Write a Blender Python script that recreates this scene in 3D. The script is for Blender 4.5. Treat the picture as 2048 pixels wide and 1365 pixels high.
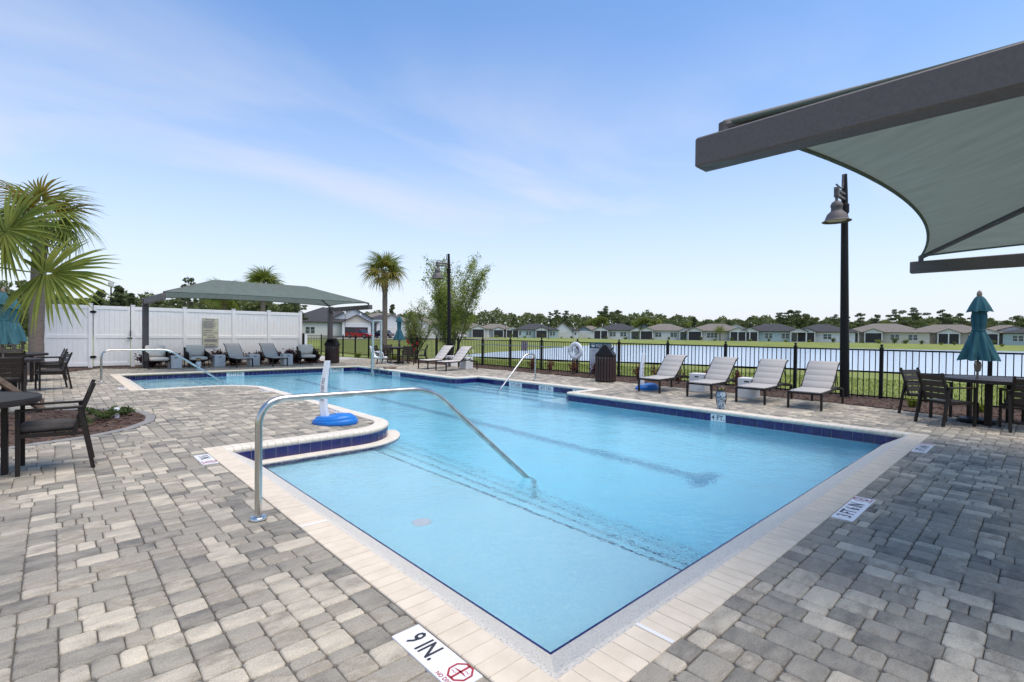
import bpy, bmesh, math, random
from mathutils import Vector, Matrix
from mathutils.geometry import tessellate_polygon
random.seed(7)
for o in list(bpy.data.objects): bpy.data.objects.remove(o)
SC = bpy.context.scene
COL = SC.collection
# ------------------------------------------------------------------ camera
# world axes: X runs along the pool's right-hand kerb, Y along its left-hand kerb, deck top at z = 0
CAMH = 1.5
F_PX = 991.155
CR = Vector((0.733302, -0.679800, 0.011869))      # camera right
CD = Vector((-0.000617, -0.018123, -0.999836))    # camera down
CF = Vector((0.679903, 0.733174, -0.013709))      # camera forward
cam_d = bpy.data.cameras.new('camera')
cam = bpy.data.objects.new('camera', cam_d)
COL.objects.link(cam)
cam.matrix_world = Matrix(((CR.x, -CD.x, -CF.x, 0), (CR.y, -CD.y, -CF.y, 0), (CR.z, -CD.z, -CF.z, CAMH), (0, 0, 0, 1)))
cam_d.sensor_width = 36
cam_d.lens = F_PX / 2048 * 36
cam_d.clip_start = 0.05
cam_d.clip_end = 4000
SC.camera = cam
# ------------------------------------------------------------------ sky
SUN_TO = Vector((0.10, -0.33, 0.93)).normalized()
w = bpy.data.worlds.new('World'); SC.world = w; w.use_nodes = True
nt = w.node_tree; N = nt.nodes; LK = nt.links
for n in list(N): N.remove(n)
out = N.new('ShaderNodeOutputWorld'); bg = N.new('ShaderNodeBackground')
sky = N.new('ShaderNodeTexSky'); sky.sky_type = 'NISHITA'; sky.sun_disc = False
sky.sun_elevation = math.asin(SUN_TO.z)
sky.sun_rotation = math.atan2(SUN_TO.x, SUN_TO.y)
sky.altitude = 0; sky.air_density = 1.0; sky.dust_density = 0.3; sky.ozone_density = 2.0
tc = N.new('ShaderNodeTexCoord')
sep = N.new('ShaderNodeSeparateXYZ'); LK.new(tc.outputs['Generated'], sep.inputs[0])
# thin cirrus: project the view direction on a high plane, noise there
zc = N.new('ShaderNodeMath'); zc.operation = 'MAXIMUM'; zc.inputs[1].default_value = 0.0; LK.new(sep.outputs['Z'], zc.inputs[0])
za = N.new('ShaderNodeMath'); za.operation = 'ADD'; za.inputs[1].default_value = 0.16; LK.new(zc.outputs[0], za.inputs[0])
dx = N.new('ShaderNodeMath'); dx.operation = 'DIVIDE'; LK.new(sep.outputs['X'], dx.inputs[0]); LK.new(za.outputs[0], dx.inputs[1])
dy = N.new('ShaderNodeMath'); dy.operation = 'DIVIDE'; LK.new(sep.outputs['Y'], dy.inputs[0]); LK.new(za.outputs[0], dy.inputs[1])
cmb = N.new('ShaderNodeCombineXYZ'); LK.new(dx.outputs[0], cmb.inputs['X']); LK.new(dy.outputs[0], cmb.inputs['Y'])
mp = N.new('ShaderNodeMapping'); mp.inputs['Rotation'].default_value = (0, 0, math.radians(48)); mp.inputs['Scale'].default_value = (0.55, 1.0, 1)
mp.inputs['Location'].default_value = (0.35, 2.1, 0)
LK.new(cmb.outputs[0], mp.inputs[0])
ns = N.new('ShaderNodeTexNoise'); ns.inputs['Scale'].default_value = 1.0; ns.inputs['Detail'].default_value = 7; ns.inputs['Roughness'].default_value = 0.52
ns.inputs['Distortion'].default_value = 0.5
LK.new(mp.outputs[0], ns.inputs['Vector'])
rp = N.new('ShaderNodeValToRGB'); rp.color_ramp.elements[0].position = 0.30; rp.color_ramp.elements[1].position = 0.66
rp.color_ramp.elements[0].color = (0, 0, 0, 1); rp.color_ramp.elements[1].color = (0.72, 0.72, 0.72, 1)
LK.new(ns.outputs['Fac'], rp.inputs[0])
hz = N.new('ShaderNodeMapRange'); hz.inputs['From Min'].default_value = 0.0; hz.inputs['From Max'].default_value = 0.62
hz.inputs['To Min'].default_value = 0.98; hz.inputs['To Max'].default_value = 0.0
LK.new(zc.outputs[0], hz.inputs['Value'])
hp = N.new('ShaderNodeMath'); hp.operation = 'POWER'; hp.inputs[1].default_value = 1.6; LK.new(hz.outputs[0], hp.inputs[0])
cm = N.new('ShaderNodeMapRange'); cm.interpolation_type = 'SMOOTHSTEP'; cm.inputs['From Min'].default_value = 0.30; cm.inputs['From Max'].default_value = 0.56; cm.inputs['To Min'].default_value = 1.0; cm.inputs['To Max'].default_value = 0.12
LK.new(zc.outputs[0], cm.inputs['Value'])
cx_ = N.new('ShaderNodeMath'); cx_.operation = 'MULTIPLY'; LK.new(rp.outputs['Color'], cx_.inputs[0]); LK.new(cm.outputs[0], cx_.inputs[1])
mx1 = N.new('ShaderNodeMath'); mx1.operation = 'MAXIMUM'; LK.new(cx_.outputs[0], mx1.inputs[0]); LK.new(hp.outputs[0], mx1.inputs[1])
mix = N.new('ShaderNodeMix'); mix.data_type = 'RGBA'
LK.new(mx1.outputs[0], mix.inputs['Factor']); hs = N.new('ShaderNodeHueSaturation'); hs.inputs['Saturation'].default_value = 1.12; hs.inputs['Value'].default_value = 0.93; LK.new(sky.outputs[0], hs.inputs['Color']); tn = N.new('ShaderNodeMix'); tn.data_type = 'RGBA'; tn.blend_type = 'MULTIPLY'; tn.inputs['Factor'].default_value = 1.0; tn.inputs['B'].default_value = (0.84, 0.965, 1.05, 1); LK.new(hs.outputs[0], tn.inputs['A']); LK.new(tn.outputs['Result'], mix.inputs['A']); mix.inputs['B'].default_value = (3.45, 3.5, 3.85, 1)
LK.new(mix.outputs['Result'], bg.inputs['Color']); bg.inputs['Strength'].default_value = 0.096
LK.new(bg.outputs[0], out.inputs['Surface'])
# ------------------------------------------------------------------ sun (veiled by thin cloud)
sd = bpy.data.lights.new('sun', 'SUN'); sd.energy = 1.5; sd.angle = math.radians(58); sd.color = (1.0, 0.87, 0.69)
so = bpy.data.objects.new('sun', sd); COL.objects.link(so)
so.rotation_euler = SUN_TO.to_track_quat('Z', 'Y').to_euler()
so.location = (0, 0, 30)
SC.view_settings.view_transform = 'Standard'; SC.view_settings.look = 'None'; SC.view_settings.gamma = 1
SC.view_settings.exposure = 1.36
SC.render.engine = 'CYCLES'
SC.cycles.max_bounces = 8; SC.cycles.transparent_max_bounces = 12; SC.cycles.diffuse_bounces = 4; SC.cycles.glossy_bounces = 3
SC.cycles.caustics_reflective = False; SC.cycles.caustics_refractive = True; SC.cycles.transmission_bounces = 6; SC.cycles.sample_clamp_indirect = 8; SC.cycles.blur_glossy = 0.3

# ------------------------------------------------------------------ helpers
class MB:
    """collects faces; build() links them as ONE mesh object"""
    def __init__(s): s.v = []; s.f = []; s.att = []
    def add(s, vs, fs, a=None):
        k = len(s.v); s.v += [tuple(p) for p in vs]; s.f += [tuple(i + k for i in f) for f in fs]
        if a is not None: s.att += [a] * len(fs)
        return s
    def box(s, x0, x1, y0, y1, z0, z1, M=None, a=None):
        vs = [Vector(p) for p in ((x0,y0,z0),(x1,y0,z0),(x1,y1,z0),(x0,y1,z0),(x0,y0,z1),(x1,y0,z1),(x1,y1,z1),(x0,y1,z1))]
        if M is not None: vs = [M @ p for p in vs]
        return s.add(vs, [(0,3,2,1),(4,5,6,7),(0,1,5,4),(1,2,6,5),(2,3,7,6),(3,0,4,7)], a)
    def bbox(s, x0, x1, y0, y1, z0, z1, b=0.008, M=None, a=None):
        """box with chamfered edges"""
        k = []
        for z, i in ((z0, b), (z0 + b, 0), (z1 - b, 0), (z1, b)):
            k.append([(x0+i,y0+b*1.0 if i else y0+b,z),(x0+b if not i else x0+b,y0+i,z)] if 0 else
                     [(x0+i, y0+b, z), (x0+b, y0+i, z), (x1-b, y0+i, z), (x1-i, y0+b, z), (x1-i, y1-b, z), (x1-b, y1-i, z), (x0+b, y1-i, z), (x0+i, y1-b, z)])
        return s.rings(k, M=M, a=a)
    def rings(s, rings, closed=True, cap=True, M=None, a=None):
        n = len(rings[0]); vs = [Vector(p) for r in rings for p in r]
        if M is not None: vs = [M @ p for p in vs]
        fs = []
        m = n if closed else n - 1
        for j in range(len(rings) - 1):
            for i in range(m):
                i2 = (i + 1) % n
                fs.append((j*n+i, j*n+i2, (j+1)*n+i2, (j+1)*n+i))
        if cap:
            fs.append(tuple(range(n))[::-1]); fs.append(tuple((len(rings)-1)*n + i for i in range(n)))
        return s.add(vs, fs, a)
    def tube(s, pts, r, n=10, cap=True, M=None, up=None, sq=False, a=None):
        pts = [Vector(p) for p in pts]; R = r if isinstance(r, (list, tuple)) else [r] * len(pts)
        rr = []; prev = None
        for i, p in enumerate(pts):
            t = (pts[min(i+1, len(pts)-1)] - pts[max(i-1, 0)]).normalized()
            if prev is None:
                u = Vector(up) if up else (Vector((0,0,1)) if abs(t.z) < 0.9 else Vector((1,0,0)))
            else: u = prev
            x = t.cross(u)
            if x.length < 1e-6: x = t.orthogonal()
            x.normalize(); u = x.cross(t).normalized(); prev = u
            ring = []
            for k in range(n):
                th = 2*math.pi*(k + (0.5 if sq else 0))/n
                ring.append(p + (x*math.cos(th) + u*math.sin(th)) * R[i] * (math.sqrt(2) if sq else 1))
            rr.append(ring)
        return s.rings(rr, cap=cap, M=M, a=a)
    def lathe(s, prof, n=20, M=None, cx=0, cy=0, cap=True):
        return s.rings([[(cx + r*math.cos(2*math.pi*k/n), cy + r*math.sin(2*math.pi*k/n), z) for k in range(n)] for r, z in prof], cap=cap, M=M)
    def poly(s, pts, z=None, a=None, flip=False):
        P3 = [Vector((p[0], p[1], z if z is not None else p[2])) for p in pts]
        tr = tessellate_polygon([P3]); fs = []
        for t in tr:
            A, B, C = (P3[i] for i in t)
            up = (B - A).cross(C - A).z
            fs.append(tuple(t) if (up > 0) != flip else tuple(t)[::-1])
        return s.add(P3, fs, a)
    def prism(s, pts, z0, z1, M=None):
        n = len(pts)
        area = sum(pts[i][0]*pts[(i+1)%n][1]-pts[(i+1)%n][0]*pts[i][1] for i in range(n))
        if area < 0: pts = pts[::-1]
        P3 = [Vector((p[0], p[1], 0)) for p in pts]; tr = tessellate_polygon([P3])
        vs = [Vector((p[0], p[1], z0)) for p in pts] + [Vector((p[0], p[1], z1)) for p in pts]
        if M is not None: vs = [M @ p for p in vs]
        fs = [(i, (i+1) % n, n+(i+1) % n, n+i) for i in range(n)]
        for t in tr:
            A, B, C = (P3[i] for i in t); t = tuple(t)
            if (B-A).cross(C-A).z < 0: t = t[::-1]
            fs.append(tuple(n+i for i in t)); fs.append(t[::-1])
        return s.add(vs, fs)
    def mesh(s, name, mat=None, smooth=False):
        me = bpy.data.meshes.new(name); me.from_pydata(s.v, [], s.f)
        if s.att:
            at = me.attributes.new('tone', 'FLOAT', 'FACE'); at.data.foreach_set('value', s.att)
        if mat: me.materials.append(mat)
        if smooth: me.polygons.foreach_set('use_smooth', [True]*len(me.polygons))
        me.update(); return me
    def build(s, name, mat=None, parent=None, smooth=False, kind=None, label=None):
        o = bpy.data.objects.new(name, s.mesh(name, mat, smooth)); COL.objects.link(o)
        if parent: o.parent = parent
        if kind: o['kind'] = kind
        if label: o['label'] = label
        return o
def shade_auto(o, ang=40):
    me = o.data
    me.polygons.foreach_set('use_smooth', [True]*len(me.polygons))
    try: me.set_sharp_from_angle(angle=math.radians(ang))
    except Exception: pass
    return o
def tag(o, label, cat, group=None):
    o['label'] = label; o['category'] = cat
    if group: o['group'] = group
    return o
def thing(name, label, cat, loc=(0,0,0), rz=0, group=None):
    o = bpy.data.objects.new(name, None); COL.objects.link(o); o.location = loc; o.rotation_euler = (0,0,rz); o.empty_display_size = 0.1
    return tag(o, label, cat, group)
def dup(root, loc=None, rz=None, label=None, group=None, scale=None):
    r = root.copy(); COL.objects.link(r)
    if loc is not None: r.location = loc
    if rz is not None: r.rotation_euler = (0, 0, rz)
    if scale is not None: r.scale = scale if hasattr(scale, '__len__') else (scale,)*3
    if label: r['label'] = label
    if group: r['group'] = group
    for ch in list(root.children):
        c = ch.copy(); COL.objects.link(c); c.parent = r
        for g in list(ch.children):
            d = g.copy(); COL.objects.link(d); d.parent = c
    return r
def inst(me, name, parent, loc, rz=0, scale=(1,1,1)):
    o = bpy.data.objects.new(name, me); COL.objects.link(o); o.parent = parent; o.location = loc; o.rotation_euler = (0,0,rz); o.scale = scale
    return o
def struct(o, label=None, cat=None):
    o['kind'] = 'structure'
    if label: o['label'] = label
    if cat: o['category'] = cat
    return o
def pol(px, D, z=0.0):
    """point at bearing px (picture units from the left) and D metres of depth"""
    t = (px - 1024) / F_PX
    hy = (656.8 + 0.01187*px - 682.5) / F_PX
    d = CR*t + CD*hy + CF
    return Vector((d.x*D, d.y*D, z))
def inpoly(x, y, P):
    c = False; j = len(P)-1
    for i in range(len(P)):
        xi, yi = P[i][0], P[i][1]; xj, yj = P[j][0], P[j][1]
        if (yi > y) != (yj > y) and x < (xj-xi)*(y-yi)/(yj-yi)+xi: c = not c
        j = i
    return c
def dist_poly(x, y, P):
    best = 1e9
    for i in range(len(P)):
        ax, ay = P[i][:2]; bx, by = P[(i+1) % len(P)][:2]
        ex, ey = bx-ax, by-ay; L2 = ex*ex+ey*ey
        t = 0 if L2 == 0 else max(0, min(1, ((x-ax)*ex+(y-ay)*ey)/L2))
        best = min(best, (x-ax-t*ex)**2+(y-ay-t*ey)**2)
    return math.sqrt(best)
def rotz(a): return Matrix.Rotation(a, 4, 'Z')
def T(x, y, z): return Matrix.Translation((x, y, z))
def sm(a, b, x):
    t = max(0, min(1, (x-a)/(b-a))); return t*t*(3-2*t)

def mat(name, col, rough=0.6, metal=0.0, col2=None, scale=6.0, bump=0.0, bscale=None, spec=0.5, detail=4, stretch=None, lo=0.35, hi=0.65, trans=0.0, coat=0.0):
    """procedural material: noise between two colours, optional bump"""
    m = bpy.data.materials.new(name); m.use_nodes = True
    nt = m.node_tree; b = nt.nodes['Principled BSDF']
    b.inputs['Roughness'].default_value = rough; b.inputs['Metallic'].default_value = metal
    b.inputs['Specular IOR Level'].default_value = spec
    if coat: b.inputs['Coat Weight'].default_value = coat
    c2 = col2 or tuple(c*0.82 for c in col)
    tc = nt.nodes.new('ShaderNodeTexCoord'); oi = nt.nodes.new('ShaderNodeObjectInfo')
    sc = nt.nodes.new('ShaderNodeVectorMath'); sc.operation = 'SCALE'; sc.inputs['Scale'].default_value = 37.0
    cb = nt.nodes.new('ShaderNodeCombineXYZ')
    for k in 'XYZ': nt.links.new(oi.outputs['Random'], cb.inputs[k])
    nt.links.new(cb.outputs[0], sc.inputs[0])
    ad = nt.nodes.new('ShaderNodeVectorMath'); nt.links.new(tc.outputs['Object'], ad.inputs[0]); nt.links.new(sc.outputs[0], ad.inputs[1])
    src = ad.outputs[0]
    if stretch:
        mpn = nt.nodes.new('ShaderNodeMapping'); mpn.inputs['Scale'].default_value = stretch; nt.links.new(src, mpn.inputs[0]); src = mpn.outputs[0]
    no = nt.nodes.new('ShaderNodeTexNoise'); no.inputs['Scale'].default_value = scale; no.inputs['Detail'].default_value = detail
    nt.links.new(src, no.inputs['Vector'])
    r = nt.nodes.new('ShaderNodeValToRGB'); r.color_ramp.elements[0].position = lo; r.color_ramp.elements[1].position = hi
    r.color_ramp.elements[0].color = (*c2, 1); r.color_ramp.elements[1].color = (*col, 1)
    nt.links.new(no.outputs['Fac'], r.inputs[0]); nt.links.new(r.outputs[0], b.inputs['Base Color'])
    if bump:
        n2 = nt.nodes.new('ShaderNodeTexNoise'); n2.inputs['Scale'].default_value = bscale or scale*6; n2.inputs['Detail'].default_value = 3
        nt.links.new(src, n2.inputs['Vector'])
        bp = nt.nodes.new('ShaderNodeBump'); bp.inputs['Strength'].default_value = bump; bp.inputs['Distance'].default_value = 0.01
        nt.links.new(n2.outputs['Fac'], bp.inputs['Height']); nt.links.new(bp.outputs[0], b.inputs['Normal'])
    if trans:
        tr = nt.nodes.new('ShaderNodeBsdfTranslucent'); nt.links.new(r.outputs[0], tr.inputs['Color'])
        ms = nt.nodes.new('ShaderNodeMixShader'); ms.inputs[0].default_value = trans
        nt.links.new(b.outputs[0], ms.inputs[1]); nt.links.new(tr.outputs[0], ms.inputs[2])
        nt.links.new(ms.outputs[0], nt.nodes['Material Output'].inputs['Surface'])
    return m
def text_mesh(s, size, narrow=1.0, bold=0.0, align='CENTER'):
    cu = bpy.data.curves.new('txt', 'FONT'); cu.body = s; cu.size = size; cu.align_x = align; cu.align_y = 'CENTER'; cu.offset = bold*size; cu.resolution_u = 2
    ob = bpy.data.objects.new('txt', cu); COL.objects.link(ob)
    bpy.context.view_layer.update()
    dg = bpy.context.evaluated_depsgraph_get()
    me = bpy.data.meshes.new_from_object(ob.evaluated_get(dg))
    bpy.data.objects.remove(ob); bpy.data.curves.remove(cu)
    mb = MB(); mb.add([(v.co.x*narrow, v.co.y, 0) for v in me.vertices], [tuple(p.vertices) for p in me.polygons])
    bpy.data.meshes.remove(me)
    return mb
def put(mb, M):
    mb.v = [tuple(M @ Vector(p)) for p in mb.v]; return mb
# ------------------------------------------------------------------ materials of the setting
def paver_mat():
    m = bpy.data.materials.new('tumbled_paver'); m.use_nodes = True; nt = m.node_tree; b = nt.nodes['Principled BSDF']; n = nt.nodes; l = nt.links
    b.inputs['Roughness'].default_value = 0.82; b.inputs['Specular IOR Level'].default_value = 0.3
    at = n.new('ShaderNodeAttribute'); at.attribute_name = 'tone'; oi = n.new('ShaderNodeObjectInfo')
    gt = n.new('ShaderNodeMath'); gt.operation = 'GREATER_THAN'; gt.inputs[1].default_value = 0.0005; l.new(at.outputs['Fac'], gt.inputs[0])
    mx = n.new('ShaderNodeMix'); mx.data_type = 'FLOAT'; l.new(gt.outputs[0], mx.inputs['Factor']); l.new(oi.outputs['Random'], mx.inputs['A']); l.new(at.outputs['Fac'], mx.inputs['B'])
    tone = mx.outputs['Result']
    geo = n.new('ShaderNodeNewGeometry')
    # each stone samples its own place in the noise
    sc = n.new('ShaderNodeMath'); sc.operation = 'MULTIPLY'; sc.inputs[1].default_value = 531.0; l.new(tone, sc.inputs[0])
    cb = n.new('ShaderNodeCombineXYZ'); l.new(sc.outputs[0], cb.inputs['Z']); l.new(sc.outputs[0], cb.inputs['X'])
    ad = n.new('ShaderNodeVectorMath'); l.new(geo.outputs['Position'], ad.inputs[0]); l.new(cb.outputs[0], ad.inputs[1])
    mp = n.new('ShaderNodeMapping'); mp.inputs['Scale'].default_value = (4.2, 9.5, 1); mp.inputs['Rotation'].default_value = (0, 0, 0.4); l.new(ad.outputs[0], mp.inputs[0])
    n1 = n.new('ShaderNodeTexNoise'); n1.inputs['Scale'].default_value = 1.0; n1.inputs['Detail'].default_value = 4; n1.inputs['Roughness'].default_value = 0.65; l.new(mp.outputs[0], n1.inputs['Vector'])
    # tone of the stone + streaks -> palette
    a1 = n.new('ShaderNodeMath'); a1.operation = 'MULTIPLY_ADD'; a1.inputs[1].default_value = 1.0; a1.inputs[2].default_value = -0.5; l.new(n1.outputs['Fac'], a1.inputs[0])
    a2 = n.new('ShaderNodeMath'); a2.operation = 'MULTIPLY_ADD'; a2.inputs[1].default_value = 0.78; a2.inputs[2].default_value = 0.12; l.new(tone, a2.inputs[0])
    a3 = n.new('ShaderNodeMath'); l.new(a1.outputs[0], a3.inputs[0]); l.new(a2.outputs[0], a3.inputs[1])
    r = n.new('ShaderNodeValToRGB'); e = r.color_ramp.elements
    stops = [(0.0, (0.157, 0.146, 0.129)), (0.14, (0.225, 0.209, 0.181)), (0.32, (0.306, 0.283, 0.238)), (0.5, (0.36, 0.329, 0.275)), (0.6, (0.305, 0.269, 0.217)), (0.72, (0.43, 0.39, 0.319)), (0.88, (0.534, 0.477, 0.384)), (1.0, (0.579, 0.52, 0.416))]
    e[0].position = 0; e[0].color = (*stops[0][1], 1); e[1].position = 1; e[1].color = (*stops[-1][1], 1)
    for p, c in stops[1:-1]:
        q = e.new(p); q.color = (*c, 1)
    l.new(a3.outputs[0], r.inputs[0])
    n2 = n.new('ShaderNodeTexNoise'); n2.inputs['Scale'].default_value = 160; n2.inputs['Detail'].default_value = 2; l.new(geo.outputs['Position'], n2.inputs['Vector'])
    r2 = n.new('ShaderNodeValToRGB'); r2.color_ramp.elements[0].position = 0.3; r2.color_ramp.elements[1].position = 0.75; r2.color_ramp.elements[0].color = (0.78, 0.78, 0.78, 1); r2.color_ramp.elements[1].color = (1.18, 1.18, 1.16, 1)
    l.new(n2.outputs['Fac'], r2.inputs[0])
    n3 = n.new('ShaderNodeTexNoise'); n3.inputs['Scale'].default_value = 0.5; n3.inputs['Detail'].default_value = 3; l.new(geo.outputs['Position'], n3.inputs['Vector'])
    r3 = n.new('ShaderNodeValToRGB'); r3.color_ramp.elements[0].position = 0.35; r3.color_ramp.elements[1].position = 0.65; r3.color_ramp.elements[0].color = (0.86, 0.86, 0.87, 1); r3.color_ramp.elements[1].color = (1.08, 1.07, 1.04, 1)
    l.new(n3.outputs['Fac'], r3.inputs[0])
    m1 = n.new('ShaderNodeMix'); m1.data_type = 'RGBA'; m1.blend_type = 'MULTIPLY'; m1.inputs['Factor'].default_value = 1; l.new(r.outputs[0], m1.inputs['A']); l.new(r2.outputs[0], m1.inputs['B'])
    m2 = n.new('ShaderNodeMix'); m2.data_type = 'RGBA'; m2.blend_type = 'MULTIPLY'; m2.inputs['Factor'].default_value = 1; l.new(m1.outputs['Result'], m2.inputs['A']); l.new(r3.outputs[0], m2.inputs['B'])
    l.new(m2.outputs['Result'], b.inputs['Base Color'])
    bp = n.new('ShaderNodeBump'); bp.inputs['Strength'].default_value = 0.55; bp.inputs['Distance'].default_value = 0.006
    n4 = n.new('ShaderNodeTexNoise'); n4.inputs['Scale'].default_value = 60; n4.inputs['Detail'].default_value = 4; l.new(geo.outputs['Position'], n4.inputs['Vector'])
    l.new(n4.outputs['Fac'], bp.inputs['Height']); l.new(bp.outputs[0], b.inputs['Normal'])
    return m
def speckle(name, base, dark, light, scale=140, rough=0.7):
    m = mat(name, base, rough, col2=tuple(c*0.9 for c in base), scale=3, bump=0.3, bscale=200)
    nt = m.node_tree; n = nt.nodes; l = nt.links; b = n['Principled BSDF']
    geo = n.new('ShaderNodeNewGeometry')
    no = n.new('ShaderNodeTexVoronoi'); no.inputs['Scale'].default_value = scale; l.new(geo.outputs['Position'], no.inputs['Vector'])
    s2 = n.new('ShaderNodeSeparateColor'); l.new(no.outputs['Color'], s2.inputs[0])
    r = n.new('ShaderNodeValToRGB'); r.color_ramp.interpolation = 'LINEAR'
    r.color_ramp.elements[0].position = 0.0; r.color_ramp.elements[0].color = (*dark, 1); r.color_ramp.elements[1].position = 1.0; r.color_ramp.elements[1].color = (*light, 1)
    q = r.color_ramp.elements.new(0.22); q.color = (*base, 1); q = r.color_ramp.elements.new(0.8); q.color = (*base, 1)
    l.new(s2.outputs[0], r.inputs[0])
    old = b.inputs['Base Color'].links[0].from_socket
    mm = n.new('ShaderNodeMix'); mm.data_type = 'RGBA'; mm.inputs['Factor'].default_value = 0.75; l.new(old, mm.inputs['A']); l.new(r.outputs[0], mm.inputs['B']); l.new(mm.outputs['Result'], b.inputs['Base Color'])
    return m
M_PAVER = paver_mat()
M_JOINT = mat('joint_sand', (0.13, 0.12, 0.105), 0.95, scale=30)
M_COPING = mat('travertine_coping', (0.72, 0.625, 0.49), 0.72, col2=(0.64, 0.55, 0.425), scale=7, bump=0.25, bscale=70)
M_BULL = mat('bullnose_coping', (0.74, 0.68, 0.575), 0.7, col2=(0.66, 0.60, 0.50), scale=9, bump=0.3, bscale=60)
M_MORTAR = mat('coping_mortar', (0.64, 0.575, 0.485), 0.85, scale=20)
M_PEBBLE = speckle('pebble_finish', (0.64, 0.60, 0.53), (0.16, 0.16, 0.14), (0.78, 0.75, 0.68), 170)
M_PLASTER = speckle('pool_plaster', (0.53, 0.90, 0.99), (0.43, 0.82, 0.95), (0.62, 0.94, 0.99), 90, 0.8)
M_BLUE = mat('cobalt_tile', (0.016, 0.013, 0.125), 0.12, col2=(0.010, 0.010, 0.085), scale=5, spec=0.6)
M_WHITETILE = mat('white_marker_tile', (0.80, 0.79, 0.80), 0.3, col2=(0.74, 0.73, 0.74), scale=5)
M_INK = mat('black_ink', (0.03, 0.028, 0.03), 0.5, scale=20)
M_RED = mat('red_ink', (0.42, 0.03, 0.04), 0.5, scale=20)
M_GROUT = mat('tile_grout', (0.55, 0.56, 0.60), 0.8, scale=20)

# ------------------------------------------------------------------ pool outline (inner edge of the coping), pool inside on the left
CW = 0.21
def arc(cx, cy, r, a0, a1, n):
    return [(cx + r*math.cos(math.radians(a0+(a1-a0)*i/n)), cy + r*math.sin(math.radians(a0+(a1-a0)*i/n))) for i in range(n+1)]
# every entry: (kind, points)   kind: beach = flat coping over a pebble slope, wall = bullnose over a tiled wall
RUNS = [
 ('beach', [(1.60, 1.42), (9.84, 1.42)]),
 ('wall', [(9.84, 1.42)] + arc(9.94, 8.42, 0.10, 180, 90, 6) + [(11.02, 8.52)]),
 ('wall', [(11.02, 8.52), (11.02, 13.65)]),
 ('wall', [(11.02, 13.65)] + arc(10.3, 13.97, 0.32, 270, 180, 6) + arc(9.66, 20.66, 0.32, 0, 90, 6) + [(1.60, 20.98)]),
 ('beach', [(1.60, 20.98), (1.60, 15.45)]),
 ('wall', [(1.60, 15.45)] + arc(2.92, 14.15, 1.30, 90, 0, 14) + arc(3.37, 7.90, 0.85, 0, -90, 14) + [(1.60, 7.05)]),
 ('beach', [(1.60, 7.05), (1.60, 1.42)]),
]
INNER = []
for k, pts in RUNS: INNER += pts[:-1]
def offset(pts, d, closed=True):
    """offset to the right-hand side (outward) with mitred corners"""
    n = len(pts); res = []
    for i in range(n):
        p0 = Vector(pts[(i-1) % n]) if (closed or i > 0) else None
        p1 = Vector(pts[i]); p2 = Vector(pts[(i+1) % n]) if (closed or i < n-1) else None
        ns = []
        for a, b in ((p0, p1), (p1, p2)):
            if a is None or b is None or (b-a).length < 1e-6: continue
            t = (b-a).normalized(); ns.append(Vector((t.y, -t.x)))
        if len(ns) == 2:
            m = (ns[0]+ns[1]); m = m/ max(0.3, m.length); c = m.dot(ns[0]); m = m/max(0.35, c)
        else: m = ns[0]
        res.append((p1.x+m.x*d, p1.y+m.y*d))
    return res
OUTER = offset(INNER, CW)
WATER_Z = -0.22

# ------------------------------------------------------------------ pool shell
shell = MB()
def floor_z(v): return -1.38 + 0.08*sm(9, 21, v)
def quad(mb, a, b, c, d): mb.add([a, b, c, d], [(0, 1, 2, 3)])
# walls below the coping
wl = MB()
for i in range(len(INNER)):
    a = INNER[i]; b = INNER[(i+1) % len(INNER)]
    quad(wl, (a[0], a[1], -0.06), (a[0], a[1], -1.6), (b[0], b[1], -1.6), (b[0], b[1], -0.06))
# main floor as strips so that it can slope
NV = 26
for i in range(NV):
    v0 = 1.3 + (21.1-1.3)*i/NV; v1 = 1.3 + (21.1-1.3)*(i+1)/NV
    quad(shell, (3.9, v0, floor_z(v0)), (11.2, v0, floor_z(v0)), (11.2, v1, floor_z(v1)), (3.9, v1, floor_z(v1)))
shell_o = shell.build('pool_basin', M_PLASTER); struct(shell_o, 'pale blue plastered floor of the swimming pool')
wl.build('wall', M_PLASTER, shell_o)
M_LANE2 = mat('step_trim_tile', (0.02, 0.05, 0.14), 0.4, scale=8)
def steps(v0, v1, parent, dv=1.0):
    us = [1.5, 3.58, 3.90, 4.22, 4.54]; zs = [-0.45, -0.68, -0.90, -1.12]
    for i in range(4):
        zb = -1.5; m = MB(); z = zs[i] if i < 3 else max(zs[i], floor_z((v0+v1)/2)+0.03)
        if dv != 1.0: z = -0.22 + (z+0.22)*dv
        m.box(us[i], us[i+1], v0, v1, zb, z)
        m.build('beach_floor' if i == 0 else 'step', M_PLASTER, parent)
        t = MB(); random.seed(i+int(v0))
        y = v0+0.02
        while y < v1-0.06:
            t.box(us[i+1]-0.016, us[i+1]+0.003, y, min(v1-0.02, y+0.148), z-0.02, z+0.004); y += 0.152
        t.build('step_edge_tile', M_LANE2, parent, kind='stuff')
steps(1.42, 7.9, shell_o)
steps(15.4, 20.98, shell_o)
for i, (u0, u1, z) in enumerate(((10.70, 11.02, -0.48), (10.38, 10.70, -0.74), (10.06, 10.38, -1.0))):
    MB().box(u0, u1, 8.52, 13.65, -1.5, z).build('step', M_PLASTER, shell_o)
    MB().box(u0-0.003, u0+0.02, 8.53, 13.64, z-0.02, z+0.004).build('step_edge_tile', M_BLUE, shell_o)
# wall bench in the recess corner
MB().box(9.5, 10.3, 8.3, 9.1, -1.5, -0.42).build('corner_bench', M_PLASTER, shell_o)
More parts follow.
